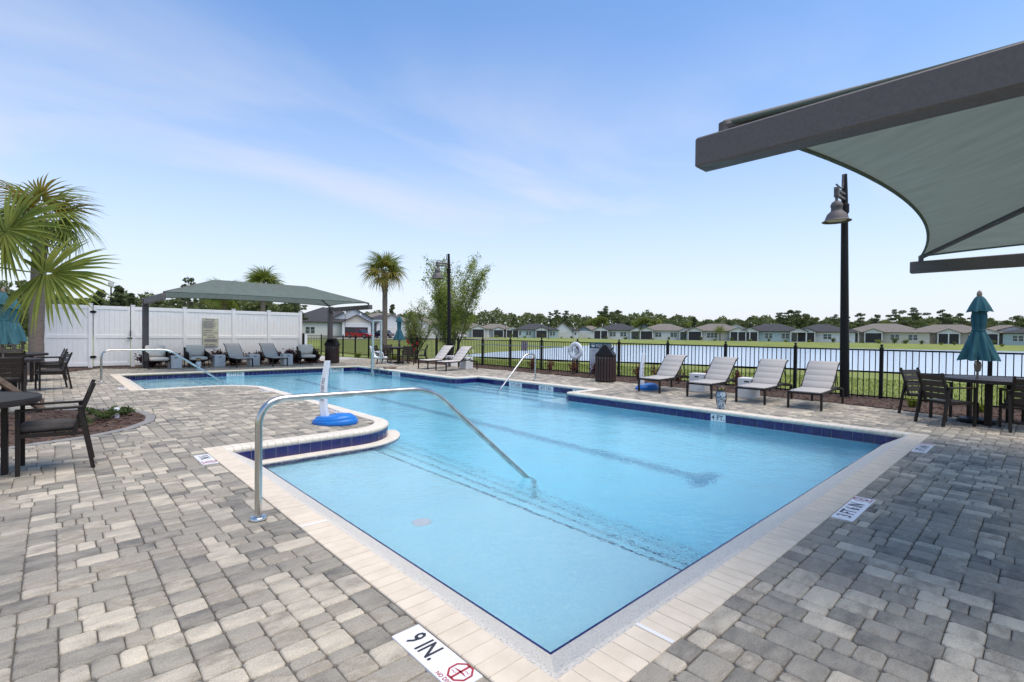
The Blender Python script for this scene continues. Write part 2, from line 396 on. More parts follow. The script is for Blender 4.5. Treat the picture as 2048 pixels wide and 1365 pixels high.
# lane line of dark tile along the floor with its cross ends
M_LANE2_ = 0
M_LANE = mat('lane_tile', (0.22, 0.44, 0.58), 0.4, scale=6)
ln = MB()
for i in range(60):
    v0 = 3.42 + i*0.27; v1 = v0+0.262
    ln.add([(6.75, v0, floor_z(v0)+0.004), (6.95, v0, floor_z(v0)+0.004), (6.95, v1, floor_z(v1)+0.004), (6.75, v1, floor_z(v1)+0.004)], [(0, 1, 2, 3)])
ln.build('lane_line', M_LANE, shell_o, kind='stuff')
MB().box(6.5, 7.2, 3.2, 3.42, floor_z(3.8)+0.001, floor_z(3.8)+0.004).build('lane_cross', M_LANE, shell_o)
# white round return fitting in the beach floor
m = MB(); m.lathe([(0.09, -0.45), (0.09, -0.436), (0.075, -0.432), (0.0, -0.431)], 20, cx=2.58, cy=4.02, cap=False)
m.build('floor_fitting', M_WHITETILE, shell_o)
# pebble slopes at the beach sides (mitred at the near corner) and the thin blue tile at the waterline
SL = 0.345; SZ = -0.205
sl = MB()
def slope(mb, a, b, nx, ny, ea, eb):
    """from coping edge a-b running inwards along (nx,ny); ea, eb = mitre shift along the edge at the foot"""
    t = (Vector(b)-Vector(a)).normalized()
    rows = []
    for s_, z in ((0, -0.004), (0.05, -0.018), (0.2, -0.115), (SL, SZ)):
        p = Vector(a) + Vector((nx, ny))*s_ + t*ea*s_; q = Vector(b) + Vector((nx, ny))*s_ - t*eb*s_
        rows.append([(p.x, p.y, z), (q.x, q.y, z)])
    for i in range(3): quad(mb, rows[i][0], rows[i][1], rows[i+1][1], rows[i+1][0])
slope(sl, (1.60, 1.42), (9.84, 1.42), 0, 1, 1, 0)
slope(sl, (1.60, 7.05), (1.60, 1.42), 1, 0, 0, 1)
slope(sl, (1.60, 20.98), (1.60, 15.45), 1, 0, 0, 0)
so_ = sl.build('pebble_slope', M_PEBBLE, shell_o); shade_auto(so_)
tb = MB()
def trim(a, b):
    a = Vector(a); b = Vector(b); L = (b-a).length; t = (b-a)/L; nrm = Vector((-t.y, t.x)); k = int(L/0.152)
    for i in range(k):
        p = a+t*(i*L/k+0.003); q = a+t*((i+1)*L/k-0.003)
        x = [p, q, q+nrm*0.013, p+nrm*0.013]
        tb.rings([[(c.x, c.y, -0.46) for c in x], [(c.x, c.y, SZ+0.002) for c in x]])
        if i % 1 == 0: TRIMS.append((p, q))
TRIMS = []
trim((1.60+SL, 1.42+SL), (9.84, 1.42+SL)); trim((1.60+SL, 7.05-0.17), (1.60+SL, 1.42+SL)); trim((1.60+SL, 20.97), (1.60+SL, 15.45))
tb.build('waterline_tile', M_BLUE, shell_o, kind='stuff')
# ledge round the end of the peninsula, just above the water, tiled on its face
LEDGE = [p for p in RUNS[5][1] if p[1] < 8.5]
lin = offset(LEDGE, -0.21, closed=False); lin = [(x, y) for x, y in lin]
e0 = Vector(LEDGE[0]); lin[0] = (e0.x+0.03, e0.y)
led = MB()
for i in range(len(LEDGE)-1):
    a, b, c, d = LEDGE[i], LEDGE[i+1], lin[i+1], lin[i]
    quad(led, (a[0], a[1], -0.205), (b[0], b[1], -0.205), (c[0], c[1], -0.207), (d[0], d[1], -0.207))
    quad(led, (d[0], d[1], -0.207), (c[0], c[1], -0.207), (c[0], c[1], -0.225), (d[0], d[1], -0.225))
led.build('ledge', M_BULL, shell_o)

def walk(pts, pitch, start=0.0, end=0.0):
    """points and tangents along a polyline every pitch metres"""
    P = [Vector(p) for p in pts]; seg = []; tot = 0
    for i in range(len(P)-1):
        L = (P[i+1]-P[i]).length; seg.append((tot, L, P[i], (P[i+1]-P[i]).normalized() if L > 1e-9 else Vector((1, 0)))); tot += L
    n = max(1, round((tot-start-end)/pitch)); step = (tot-start-end)/n
    def at(s):
        for t0, L, p, t in seg:
            if s <= t0+L+1e-9: return p+t*(s-t0)
        return P[-1]
    return [(at(start+i*step), at(start+(i+1)*step)) for i in range(n)], step

# small tile face on the ledge (below the water)
g = MB()
prs, st = walk(lin[::-1] if 0 else lin, 0.152)
for a, b in prs:
    t = (b-a).normalized(); nrm = Vector((-t.y, t.x)); a2 = a+t*0.003; b2 = b-t*0.003
    g.rings([[(p.x, p.y, -0.37) for p in (a2, b2, b2+nrm*0.006, a2+nrm*0.006)], [(p.x, p.y, -0.226) for p in (a2, b2, b2+nrm*0.006, a2+nrm*0.006)]])
g.build('ledge_tile', M_BLUE, shell_o, kind='stuff')

# ------------------------------------------------------------------ tiled walls: each tile a piece of the pool wall
tile_me = MB().bbox(-0.0735, 0.0735, -0.002, 0.008, -0.0735, 0.0735, 0.002).mesh('tile', M_BLUE)
white_me = MB().bbox(-0.0735, 0.0735, -0.002, 0.009, -0.0735, 0.0735, 0.002).mesh('white_tile', M_WHITETILE)
wallroot = thing('pool_wall', 'cobalt tiled waterline band of the swimming pool', 'pool wall'); wallroot['kind'] = 'structure'; del wallroot['category']
gr = MB()
MARKS = {}   # run index -> list of (distance along run, text, tiles)
def tiles(run, marks=()):
    pts = RUNS[run][1]; prs, st = walk(pts, 0.1525); fine_, _s = walk(pts, st/2)
    for i in range(len(pts)-1):
        a, b = Vector(pts[i]), Vector(pts[i+1])
        if (b-a).length < 1e-6: continue
        t = (b-a).normalized(); n_ = Vector((-t.y, t.x))
        quad(gr, (*(a+n_*0.003), -0.055), (*(a+n_*0.003), -0.225), (*(b+n_*0.003), -0.225), (*(b+n_*0.003), -0.055))
    covered = {}
    for idx, n_t, txt in marks:
        for j in range(n_t): covered[idx+j] = (idx, n_t, txt)
    for i, (a, b) in enumerate(prs):
        t = (b-a).normalized(); n_ = Vector((-t.y, t.x)); mid = fine_[min(2*i, len(fine_)-1)][1]; sag = max(0.0, (mid-(a+b)/2).dot(n_)); c = (a+b)/2 + n_*(0.003+sag*1.15)
        ang = math.atan2(t.y, t.x)
        o = inst(white_me if i in covered else tile_me, 'white_tile' if i in covered else 'tile', wallroot, (c.x, c.y, -0.1405), ang, (st/0.1525, 1, 1))
    for idx, n_t, txt in marks:
        a = prs[idx][0]; b = prs[idx+n_t-1][1]; t = (b-a).normalized(); n_ = Vector((-t.y, t.x)); c = (a+b)/2 + n_*0.0135
        # read from inside the pool: x of the text runs against the run direction
        M = Matrix(((-t.x, 0, n_.x, c.x), (-t.y, 0, n_.y, c.y), (0, 1, 0, -0.1405), (0, 0, 0, 1)))
        tm = text_mesh(txt, 0.135, 0.8 if n_t > 2 else 0.95, 0.012)
        put(tm, M); tm.build('depth_lettering', M_INK, wallroot, label='black depth figures %s on white tiles' % txt)
tiles(1, [(19, 2, '4 FT.')])
tiles(2, [(1, 4, '5 FT 6 IN'), (10, 4, '4 FT 2 IN.'), (19, 4, '5 FT 6 IN')])
tiles(3, [(29, 4, '3 FT 8 IN'), (57, 4, '3 FT 8 IN'), (83, 4, '3 FT 8 IN')])
tiles(5)
gr.build('grout_bed', M_GROUT, wallroot)

# ------------------------------------------------------------------ water
wat = bpy.data.materials.new('pool_water'); wat.use_nodes = True
n = wat.node_tree.nodes; l = wat.node_tree.links; n.remove(n['Principled BSDF']); om = n['Material Output']
gl = n.new('ShaderNodeBsdfGlass'); gl.inputs['IOR'].default_value = 1.33; gl.inputs['Roughness'].default_value = 0.0; gl.inputs['Color'].default_value = (1, 1, 1, 1)
geo = n.new('ShaderNodeNewGeometry')
mp = n.new('ShaderNodeMapping'); mp.inputs['Scale'].default_value = (1, 1, 1); l.new(geo.outputs['Position'], mp.inputs[0])
n1 = n.new('ShaderNodeTexNoise'); n1.inputs['Scale'].default_value = 15; n1.inputs['Detail'].default_value = 3; n1.inputs['Distortion'].default_value = 0.6; l.new(mp.outputs[0], n1.inputs['Vector'])
n2 = n.new('ShaderNodeTexNoise'); n2.inputs['Scale'].default_value = 2.0; n2.inputs['Detail'].default_value = 2; l.new(mp.outputs[0], n2.inputs['Vector'])
ad = n.new('ShaderNodeMath'); ad.operation = 'MULTIPLY_ADD'; ad.inputs[1].default_value = 2.0; l.new(n2.outputs['Fac'], ad.inputs[0]); l.new(n1.outputs['Fac'], ad.inputs[2])
bp = n.new('ShaderNodeBump'); bp.inputs['Strength'].default_value = 0.3; bp.inputs['Distance'].default_value = 0.03; l.new(ad.outputs[0], bp.inputs['Height'])
l.new(bp.outputs[0], gl.inputs['Normal'])
l.new(gl.outputs[0], om.inputs['Surface'])
va = n.new('ShaderNodeVolumeAbsorption'); va.inputs['Color'].default_value = (0.10, 0.84, 1.0, 1); va.inputs['Density'].default_value = 0.26
l.new(va.outputs[0], om.inputs['Volume'])
wo = MB().prism(offset(INNER, 0.03), -1.65, WATER_Z).build('pool_water', wat); struct(wo, 'clear rippled water filling the swimming pool')

# ------------------------------------------------------------------ coping: every stone
cop = thing('pool_coping', 'cream stone coping edging the swimming pool', 'coping'); cop['kind'] = 'structure'; del cop['category']
PB = [(CW, -0.058), (0.0, -0.058), (-0.018, -0.047), (-0.026, -0.026), (-0.018, -0.005), (0.002, 0.006), (CW-0.004, 0.006), (CW, 0.001)]
PF = [(CW, -0.058), (0.0, -0.058), (0.0, 0.001), (0.004, 0.006), (CW-0.004, 0.006), (CW, 0.001)]
def straight_piece(prof, w):
    h = w/2-0.0025
    return MB().rings([[(-h, -x, z) for x, z in prof], [(h, -x, z) for x, z in prof]])
PIT = 0.10
me_b = straight_piece(PB, PIT).mesh('coping_stone', M_BULL); me_f = straight_piece(PF, PIT).mesh('coping_stone', M_COPING)
pieces = []
bed = MB()
for ri, (kind, pts) in enumerate(RUNS):
    prof = PB if kind == 'wall' else PF
    P = [Vector(p) for p in pts]
    # extend outwards where the corner is an outer one (coping must fill the corner)
    prs, st = walk(pts, PIT)
    # neighbour directions for mitre on curves
    for i, (a, b) in enumerate(prs):
        t = (b-a).normalized(); nr = Vector((t.y, -t.x)); c = (a+b)/2
        tp = (prs[i-1][1]-prs[i-1][0]).normalized() if i else t; tn = (prs[i+1][1]-prs[i+1][0]).normalized() if i < len(prs)-1 else t
        curved = (tp-t).length > 0.02 or (tn-t).length > 0.02
        pieces.append((c, t, nr, st, kind, curved, a, b, tp, tn))
    # corner fill at the run's end: square block of stones
for i in range(len(RUNS)):
    a = Vector(RUNS[i][1][-2]); c = Vector(RUNS[i][1][-1]); d = Vector(RUNS[(i+1) % len(RUNS)][1][1])
    t1 = (c-a).normalized(); t2 = (d-c).normalized()
    if t1.x*t2.y-t1.y*t2.x > 0.1:   # pool turns left: outer corner open
        for k in (0, 1):
            cc = c + t1*(PIT*1.05*(k+0.5)); pieces.append((cc, t1, Vector((t1.y, -t1.x)), PIT*1.05, 'beach' if 'beach' in (RUNS[i][0], RUNS[(i+1) % len(RUNS)][0]) else 'wallflat', False, None, None, t1, t1))
def vis(c):
    d = Vector((c.x, c.y, -CAMH)); z = d.dot(CF)
    if z < 0.3: return 0
    x = abs(d.dot(CR)/z); y = d.dot(CD)/z
    return 0 if (x > 1.08 or y > 0.75) else 1/(z*z)
pieces.sort(key=lambda p: -vis(p[0]))
rest_b = MB(); rest_f = MB()
for k, (c, t, nr, st, kind, curved, a, b, tp, tn) in enumerate(pieces):
    ang = math.atan2(t.y, t.x)
    bull = kind == 'wall'
    if curved:
        prof = PB; n0 = tp+t; n0 = Vector((n0.y, -n0.x)).normalized(); n1 = tn+t; n1 = Vector((n1.y, -n1.x)).normalized()
        a2 = a+t*0.0025; b2 = b-t*0.0025
        mb = MB().rings([[(*(a2+n0*x), z) for x, z in prof], [(*(b2+n1*x), z) for x, z in prof]])
        if k < 300: shade_auto(mb.build('coping_stone', M_BULL, cop), 50)
        else: rest_b.add(mb.v, mb.f)
    elif k < 300:
        inst(me_b if bull else me_f, 'coping_stone', cop, (c.x, c.y, random.uniform(-0.0012, 0.0012)), ang, (st/PIT, 1, 1))
    else:
        M = T(c.x, c.y, 0) @ rotz(ang); pm = straight_piece(PB if bull else PF, st); (rest_b if bull else rest_f).add([M @ Vector(p) for p in pm.v], pm.f)
rest_b.build('distant_coping_stones', M_BULL, cop, kind='stuff'); rest_f.build('distant_beach_stones', M_COPING, cop, kind='stuff')
bed = MB()
on = offset(INNER, CW-0.012)
for i in range(len(INNER)):
    j = (i+1) % len(INNER); a, b, c, d = INNER[i], INNER[j], on[j], on[i]
    bed.add([(a[0], a[1], 0.0036), (d[0], d[1], 0.0036), (c[0], c[1], 0.0036), (b[0], b[1], 0.0036)], [(0, 1, 2, 3)])
    bed.add([(a[0], a[1], -0.055), (a[0], a[1], 0.0005), (b[0], b[1], 0.0005), (b[0], b[1], -0.055)], [(0, 1, 2, 3)])
bed.build('mortar_bed', M_MORTAR, cop)

# ------------------------------------------------------------------ deck of pavers
DECK = [(-8, -5), (11.6, -5), (12.1, -1.5), (12.65, 0.45), (13.05, 2.0), (13.3, 3.4), (13.45, 9.0), (13.85, 11.0), (13.72, 17.0), (13.6, 23.6), (13.45, 26.6), (10.6, 26.6), (10.3, 23.95), (9.0, 23.75), (2.2, 23.95), (1.25, 24.7), (0.6, 23.4), (-0.2, 22.3), (-1.6, 21.4), (-8, 21.0)]
BEDP = [(-8, 8.7), (-0.6, 8.82), (-0.2, 8.98), (0.40, 9.16), (0.82, 9.55), (1.10, 10.05), (1.19, 10.6), (1.14, 11.2), (0.95, 11.7), (0.5, 12.15), (-0.3, 12.6), (-8, 13.0)]
deck = struct(bpy.data.objects.new('pool_deck', None), 'grey and cream tumbled paver deck around the pool'); COL.objects.link(deck)
sand = MB()
P3 = [[Vector((*p, 0)) for p in DECK], [Vector((*p, 0)) for p in offset(INNER, CW-0.02)][::-1], [Vector((*p, 0)) for p in BEDP if p[0] > -7.9] ]
P3[2] = [Vector((-7.9, 8.72, 0))] + P3[2] + [Vector((-7.9, 12.98, 0))]
flat = [p for q in P3 for p in q]
fs = []
for t in tessellate_polygon(P3):
    A, B, C = (flat[i] for i in t)
    fs.append(t if (B-A).cross(C-A).z > 0 else t[::-1])
sand.add([(p.x, p.y, -0.014) for p in flat], fs)
ds = sand.build('joint_sand', M_JOINT, deck)
MOD = 0.152
EDG = offset(BEDP[1:-1], -0.14, closed=False)
BEDO = [(-8, 8.56)] + [(p[0], p[1]) for p in EDG] + [(-8, 13.14)]
# (offset above runs to the outside of the bed because the bed is walked with its inside on the left)
BEDO = [(-8, 8.56)] + [tuple(p) for p in offset(BEDP[1:-1], 0.14, closed=False)] + [(-8, 13.14)]
HOLES = [OUTER, BEDO]
def bad(x, y):
    if not inpoly(x, y, DECK): return True
    return any(inpoly(x, y, H) for H in HOLES)
U0, V0, U1, V1 = -7.92, -4.95, 13.9, 26.6
nu = int((U1-U0)/MOD); nv = int((V1-V0)/MOD)
U0 = 0.02 - math.ceil((0.02-U0)/MOD)*MOD; V0 = 0.178 - math.ceil((0.178-V0)/MOD)*MOD
random.seed(11)
grid = [[False]*(nv+12) for _ in range(nu+12)]
rects = []
def split(L):
    """random stone lengths summing to L"""
    s = []; tot = 0
    while tot < L-0.09:
        x = random.choices((0.095, 0.15, 0.228, 0.20), (0.36, 0.24, 0.30, 0.10))[0]; s.append(x); tot += x
    k = L/tot; return [x*k for x in s]
for j in range(nv):
    for i in range(nu):
        if grid[i][j]: continue
        alongv = random.random() < 0.42
        k = random.randint(1, 4); m_ = 0
        if alongv:
            while m_ < k and j+m_ < nv+10 and not grid[i][j+m_]: m_ += 1
            for q in range(m_): grid[i][j+q] = True
        else:
            while m_ < k and i+m_ < nu+10 and not grid[i+m_][j]: m_ += 1
            for q in range(m_): grid[i+q][j] = True
        x0 = U0+i*MOD; y0 = V0+j*MOD; s0 = 0
        for L in split(m_*MOD):
            rects.append((x0, x0+MOD, y0+s0, y0+s0+L) if alongv else (x0+s0, x0+s0+L, y0, y0+MOD)); s0 += L
def clip(r):
    x0, x1, y0, y1 = r
    S = [(x0+(x1-x0)*(a+.5)/5, y0+(y1-y0)*(b+.5)/5) for a in range(5) for b in range(5)]
    B = [bad(*p) for p in S]
    if not any(B): return r
    if all(B): return None
    best = None
    for side in range(4):
        q = list(r)
        for step in range(1, 10):
            d = step/10
            q = list(r)
            if side == 0: q[0] = x0+(x1-x0)*d
            if side == 1: q[1] = x1-(x1-x0)*d
            if side == 2: q[2] = y0+(y1-y0)*d
            if side == 3: q[3] = y1-(y1-y0)*d
            ok = True
            for a in range(4):
                for b in range(4):
                    if bad(q[0]+(q[1]-q[0])*(a+.5)/4, q[2]+(q[3]-q[2])*(b+.5)/4): ok = False; break
                if not ok: break
            if ok: break
        else: continue
        ar = (q[1]-q[0])*(q[3]-q[2])
        if min(q[1]-q[0], q[3]-q[2]) > 0.025 and (best is None or ar > best[0]): best = (ar, tuple(q))
    return best[1] if best else None
near_edge = lambda r: True
stones = []
for r in rects:
    cx, cy = (r[0]+r[1])/2, (r[2]+r[3])/2
    # quick accept when far from every outline
    c = Vector((cx, cy)); 
    d = min(dist_poly(cx, cy, DECK), dist_poly(cx, cy, OUTER), dist_poly(cx, cy, BEDO)) if True else 9
    if d > 0.3:
        if bad(cx, cy): continue
        q = r
    else:
        q = clip(r)
        if q is None: continue
    a = (q[1]-q[0])*(q[3]-q[2]); stones.append((vis(c)*a, q))
stones.sort(key=lambda s_: -s_[0])
def stone(w, h, rnd, fine=True, g=0.002):
    """tumbled stone: rounded plan corners, soft top edge"""
    x, y = w/2-g, h/2-g; c = min(0.016, x*0.4, y*0.4)
    base = [(-x, -y+c), (-x+c, -y), (x-c, -y), (x, -y+c), (x, y-c), (x-c, y), (-x+c, y), (-x, y-c)]
    j = [(px+rnd.uniform(-.0022, .0022), py+rnd.uniform(-.0022, .0022)) for px, py in base]
    def ins(d): return [(px*(1-d/x), py*(1-d/y)) for px, py in j]
    if fine: R = [[(*p, -0.03) for p in j], [(*p, -0.008) for p in j], [(*p, -0.0025) for p in ins(0.004)], [(*p, 0.0) for p in ins(0.011)]]
    else: R = [[(*p, -0.02) for p in j], [(*p, -0.006) for p in j], [(*p, 0.0) for p in ins(0.007)]]
    mb = MB(); mb.rings(R, cap=False); k = (len(R)-1)*8; mb.f.append(tuple(range(k, k+8))); return mb
rnd = random.Random(5)
restp = MB(); lib = {}
for k, (sc_, q) in enumerate(stones):
    w_, h_ = q[1]-q[0], q[3]-q[2]; cx, cy = (q[0]+q[1])/2, (q[2]+q[3])/2
    dz = rnd.uniform(-0.002, 0.002); tx, ty = rnd.uniform(-.006, .006), rnd.uniform(-.006, .006)
    if k < 300:
        key = (round(w_, 2), round(h_, 2), rnd.randint(0, 2))
        if key not in lib: lib[key] = stone(key[0], key[1], rnd).mesh('paver', M_PAVER, True); lib[key].set_sharp_from_angle(angle=math.radians(50))
        o = inst(lib[key], 'paver', deck, (cx, cy, dz), 0, (w_/key[0], h_/key[1], 1)); o.rotation_euler = (tx, ty, 0)
    else:
        mb = stone(w_, h_, rnd, sc_ > 0.00004); M = T(cx, cy, dz) @ Matrix.Rotation(tx, 4, 'X') @ Matrix.Rotation(ty, 4, 'Y')
        restp.add([M @ Vector(p) for p in mb.v], mb.f, max(0.002, rnd.random()))
print('pavers', len(stones), 'faces', len(restp.f))
shade_auto(restp.build('distant_pavers', M_PAVER, deck, kind='stuff'), 50)
# kerb stones round the planting bed
M_EDGE = mat('bed_edging', (0.27, 0.262, 0.245), 0.85, col2=(0.21, 0.205, 0.192), scale=9, bump=0.3)
prs, st = walk(BEDP[1:-1], 0.2)
edg = thing('bed_edging', 'smooth grey kerb stones curving round the mulch bed', 'edging')
for i, (a, b) in enumerate(prs):
    t = (b-a).normalized(); tp = (prs[i-1][1]-prs[i-1][0]).normalized() if i else t; tn = (prs[i+1][1]-prs[i+1][0]).normalized() if i < len(prs)-1 else t
    n0 = tp+t; n0 = Vector((n0.y, -n0.x)).normalized(); n1 = tn+t; n1 = Vector((n1.y, -n1.x)).normalized(); a2 = a+t*0.002; b2 = b-t*0.002
    pr_ = [(0.135, -0.05), (0.0, -0.05), (0.0, 0.0), (0.006, 0.005), (0.129, 0.005), (0.135, 0.0)]
    MB().rings([[(*(a2+n0*x), z) for x, z in pr_], [(*(b2+n1*x), z) for x, z in pr_]]).build('kerb_stone', M_EDGE, edg)

# ------------------------------------------------------------------ depth markers let into the deck
def octagon_sign(cx, cy, r):
    mb = MB()
    def ring(R): return [(cx+R*math.cos(math.pi/8+i*math.pi/4), cy+R*math.sin(math.pi/8+i*math.pi/4), 0) for i in range(8)]
    o_, i_ = ring(r), ring(r*0.84)
    for k in range(8): mb.add([o_[k], o_[(k+1) % 8], i_[(k+1) % 8], i_[k]], [(0, 1, 2, 3)])
    for a in (math.pi/2,):
        d = Vector((math.cos(a), math.sin(a))); p = Vector((-d.y, d.x))*r*0.09
        mb.add([(cx+s*d.x*r*0.86+q*p.x, cy+s*d.y*r*0.86+q*p.y, 0) for s, q in ((-1, -1), (1, -1), (1, 1), (-1, 1))], [(0, 1, 2, 3)])
    mb.add([(cx-r*0.7, cy-r*0.05, 0), (cx+r*0.7, cy-r*0.05, 0), (cx+r*0.25, cy+r*0.08, 0), (cx-r*0.25, cy+r*0.08, 0)], [(0, 1, 2, 3)])
    for s in (-1, 1):
        for k in range(3): mb.add([(cx+s*(r*0.2+k*r*0.15), cy+s*r*(0.3+0.1*(k % 2)), 0), (cx+s*(r*0.32+k*r*0.15), cy+s*r*(0.38-0.1*(k % 2)), 0), (cx+s*(r*0.32+k*r*0.15), cy+s*r*(0.32-0.1*(k % 2)), 0), (cx+s*(r*0.2+k*r*0.15), cy+s*r*(0.24+0.1*(k % 2)), 0)], [(0, 1, 2, 3)])
    return mb
def deck_marker(x, y, ang, txt, L, label, W=0.155):
    r = thing('depth_marker', label, 'depth marker', (x, y, 0.0), ang, 'depth markers set in the deck')
    nt_ = max(1, round(L/W)); w_ = L/nt_
    me = MB().bbox(-w_/2+0.0008, w_/2-0.0008, -W/2, W/2, -0.012, 0.0075, 0.0015).mesh('marker_tile', M_WHITETILE)
    for i in range(nt_): inst(me, 'tile', r, (-L/2+(i+0.5)*w_, 0, 0))
    tm = text_mesh(txt, 0.15, 0.82 if L > 0.6 else 0.70, 0.012); put(tm, T(-0.085, 0.0, 0.0092)); tm.build('lettering', M_INK, r)
    s_ = octagon_sign(L/2-0.085, 0.018, 0.062); put(s_, T(0, 0, 0.0092)); s_.build('no_diving_symbol', M_RED, r)
    tm = text_mesh('NO DIVING', 0.03, 0.9, 0.01); put(tm, T(L/2-0.085, -0.06, 0.0092)); tm.build('small_lettering', M_RED, r)
deck_marker(1.30, 1.905, -math.pi/2, '9 IN.', 0.52, 'white depth marker 9 IN. at the stainless rail side of the pool corner')
deck_marker(1.305, 6.62, -math.pi/2, '9 IN.', 0.52, 'white depth marker 9 IN. beside the end of the blue tiled ledge')
deck_marker(5.18, 1.125, 0, '3 FT 6 IN', 0.80, 'white depth marker 3 FT 6 IN halfway along the long straight kerb')
deck_marker(8.80, 1.125, 0, '3 FT 6 IN', 0.80, 'white depth marker 3 FT 6 IN by the far corner near the tables')
deck_marker(1.30, 16.0, -math.pi/2, '9 IN.', 0.52, 'white depth marker 9 IN. beside the rear beach entry')
deck_marker(3.93, 13.5, math.pi/2, '3 FT 6 IN', 0.7, 'white depth marker along the inner kerb of the deck peninsula')
deck_marker(3.93, 9.05, math.pi/2, '3 FT 6 IN', 0.7, 'white depth marker on the peninsula behind the blue net base')
# white painted lines across the coping at the beach
for (x, y, a) in ((1.495, 3.86, 0), (2.22, 1.315, math.pi/2)):
    tag(put(MB().box(-0.105, 0.105, -0.012, 0.012, 0.006, 0.0085), T(x, y, 0) @ rotz(a)).build('coping_joint_strip', M_WHITETILE), 'white expansion strip across the coping beside the 9 IN. marker' if a else 'white expansion strip across the coping by the near rail foot', 'strip')
# ------------------------------------------------------------------ materials of the things
M_STEEL = mat('brushed_steel', (0.62, 0.62, 0.60), 0.22, 1.0, col2=(0.45, 0.44, 0.41), scale=10, stretch=(1, 1, 0.2))
M_BRONZE = mat('bronze_powder_coat', (0.115, 0.10, 0.10), 0.6, col2=(0.095, 0.083, 0.083), scale=60, bump=0.15, bscale=300)
M_BLACK = mat('black_powder_coat', (0.008, 0.0075, 0.0075), 0.5, spec=0.22, col2=(0.012, 0.011, 0.0105), scale=20)
M_FRAME = mat('espresso_aluminium', (0.026, 0.0195, 0.0165), 0.5, col2=(0.02, 0.015, 0.013), scale=18, spec=0.25)
M_SLAT = mat('espresso_slat', (0.045, 0.036, 0.031), 0.5, spec=0.3, col2=(0.033, 0.026, 0.022), scale=12, stretch=(1, 8, 1), bump=0.1)
M_SLING = mat('grey_sling', (0.45, 0.425, 0.40), 0.8, col2=(0.40, 0.38, 0.355), scale=120, bump=0.2, bscale=400)
M_SLINGLIT = mat('shade_lifted_sling', (0.58, 0.54, 0.495), 0.8, col2=(0.53, 0.49, 0.45), scale=120, bump=0.2, bscale=400)  # same sling as the near loungers, colour lightened to offset the canopy's shade
M_CUSH = mat('cream_cushion', (0.76, 0.71, 0.63), 0.85, col2=(0.68, 0.63, 0.55), scale=6, bump=0.3, bscale=200)
M_CUSHD = mat('charcoal_cushion', (0.075, 0.066, 0.062), 0.9, col2=(0.05, 0.045, 0.042), scale=8, bump=0.4, bscale=150)
M_CUBE = mat('white_concrete', (0.70, 0.70, 0.69), 0.7, col2=(0.62, 0.62, 0.61), scale=5, bump=0.2, bscale=60)
M_TEAL = mat('teal_canvas', (0.022, 0.115, 0.145), 0.85, col2=(0.016, 0.085, 0.11), scale=7, bump=0.25, bscale=220)
M_TEALF = mat('faded_teal_canvas', (0.038, 0.135, 0.16), 0.85, col2=(0.028, 0.105, 0.128), scale=7, bump=0.25, bscale=220)
M_WOODP = mat('pole_wood', (0.27, 0.205, 0.15), 0.6, scale=20, stretch=(1, 1, 0.1))
M_LUMBER = mat('weathered_lumber', (0.30, 0.21, 0.145), 0.8, col2=(0.19, 0.125, 0.085), scale=14, stretch=(0.15, 1, 1), bump=0.3)
M_VINYL = mat('white_vinyl', (0.89, 0.88, 0.865), 0.35, col2=(0.85, 0.84, 0.825), scale=2)
M_BLUEP = mat('blue_plastic', (0.012, 0.19, 0.62), 0.35, col2=(0.01, 0.165, 0.55), scale=6)
M_WHITEP = mat('white_plastic', (0.78, 0.79, 0.81), 0.35, col2=(0.72, 0.73, 0.75), scale=4)
M_REDSLAT = mat('brown_recycled_slat', (0.042, 0.020, 0.017), 0.5, col2=(0.03, 0.014, 0.012), scale=10, stretch=(6, 6, 0.5))
M_SLEEVE = mat('lift_sleeve', (0.37, 0.44, 0.43), 0.4, scale=10)
def fabric_mat(name, a, b_, tr):
    m = mat(name, a, 0.9, col2=b_, scale=1.3, bump=0.5, bscale=60, trans=tr, stretch=(7, 2, 2), lo=0.25, hi=0.75, detail=10); return m
M_FABRIC = fabric_mat('green_shade_cloth', (0.21, 0.25, 0.22), (0.165, 0.198, 0.172), 0.42)
M_SIGNY = mat('cream_sign_board', (0.62, 0.60, 0.44), 0.5, scale=4)
M_NAVY = mat('navy_ink', (0.03, 0.03, 0.16), 0.5, scale=30)
M_SIGNT = mat('teal_sign', (0.012, 0.07, 0.10), 0.45, scale=5)
M_SIGNW = mat('white_sign', (0.74, 0.75, 0.78), 0.45, scale=5)
M_GREYINK = mat('grey_ink', (0.16, 0.17, 0.22), 0.5, scale=30)

# ------------------------------------------------------------------ stainless handrails
def handrail(label, base, along, pts):
    """pts: (distance along, z) of the tube, starting at the deck flange"""
    r = thing('pool_handrail', label, 'handrail', (base[0], base[1], 0), math.atan2(along[1], along[0]), 'stainless pool handrails')
    P = [Vector((d, 0, z)) for d, z in pts]
    path = [P[0]]
    for i in range(1, len(P)-1):
        a, b, c = P[i-1], P[i], P[i+1]; R_ = min(0.22, (a-b).length*0.45, (c-b).length*0.45)
        s_ = b+(a-b).normalized()*R_; e_ = b+(c-b).normalized()*R_
        for k in range(9):
            t = k/8; path.append(s_*(1-t)**2+b*2*t*(1-t)+e_*t*t)
    path.append(P[-1])
    shade_auto(MB().tube(path, 0.0275, 16, up=(0, 1, 0)).build('tube', M_STEEL, r))
    shade_auto(MB().lathe([(0.066, 0.006), (0.066, 0.018), (0.058, 0.028), (0.03, 0.032)], 24).build('deck_flange', M_STEEL, r))
    return r
handrail('stainless handrail rising from the deck by the near beach entry', (1.20, 4.24), (1, 0), [(0, 0.005), (0, 0.955), (1.62, 0.94), (3.14, -0.345), (3.14, -1.1)])
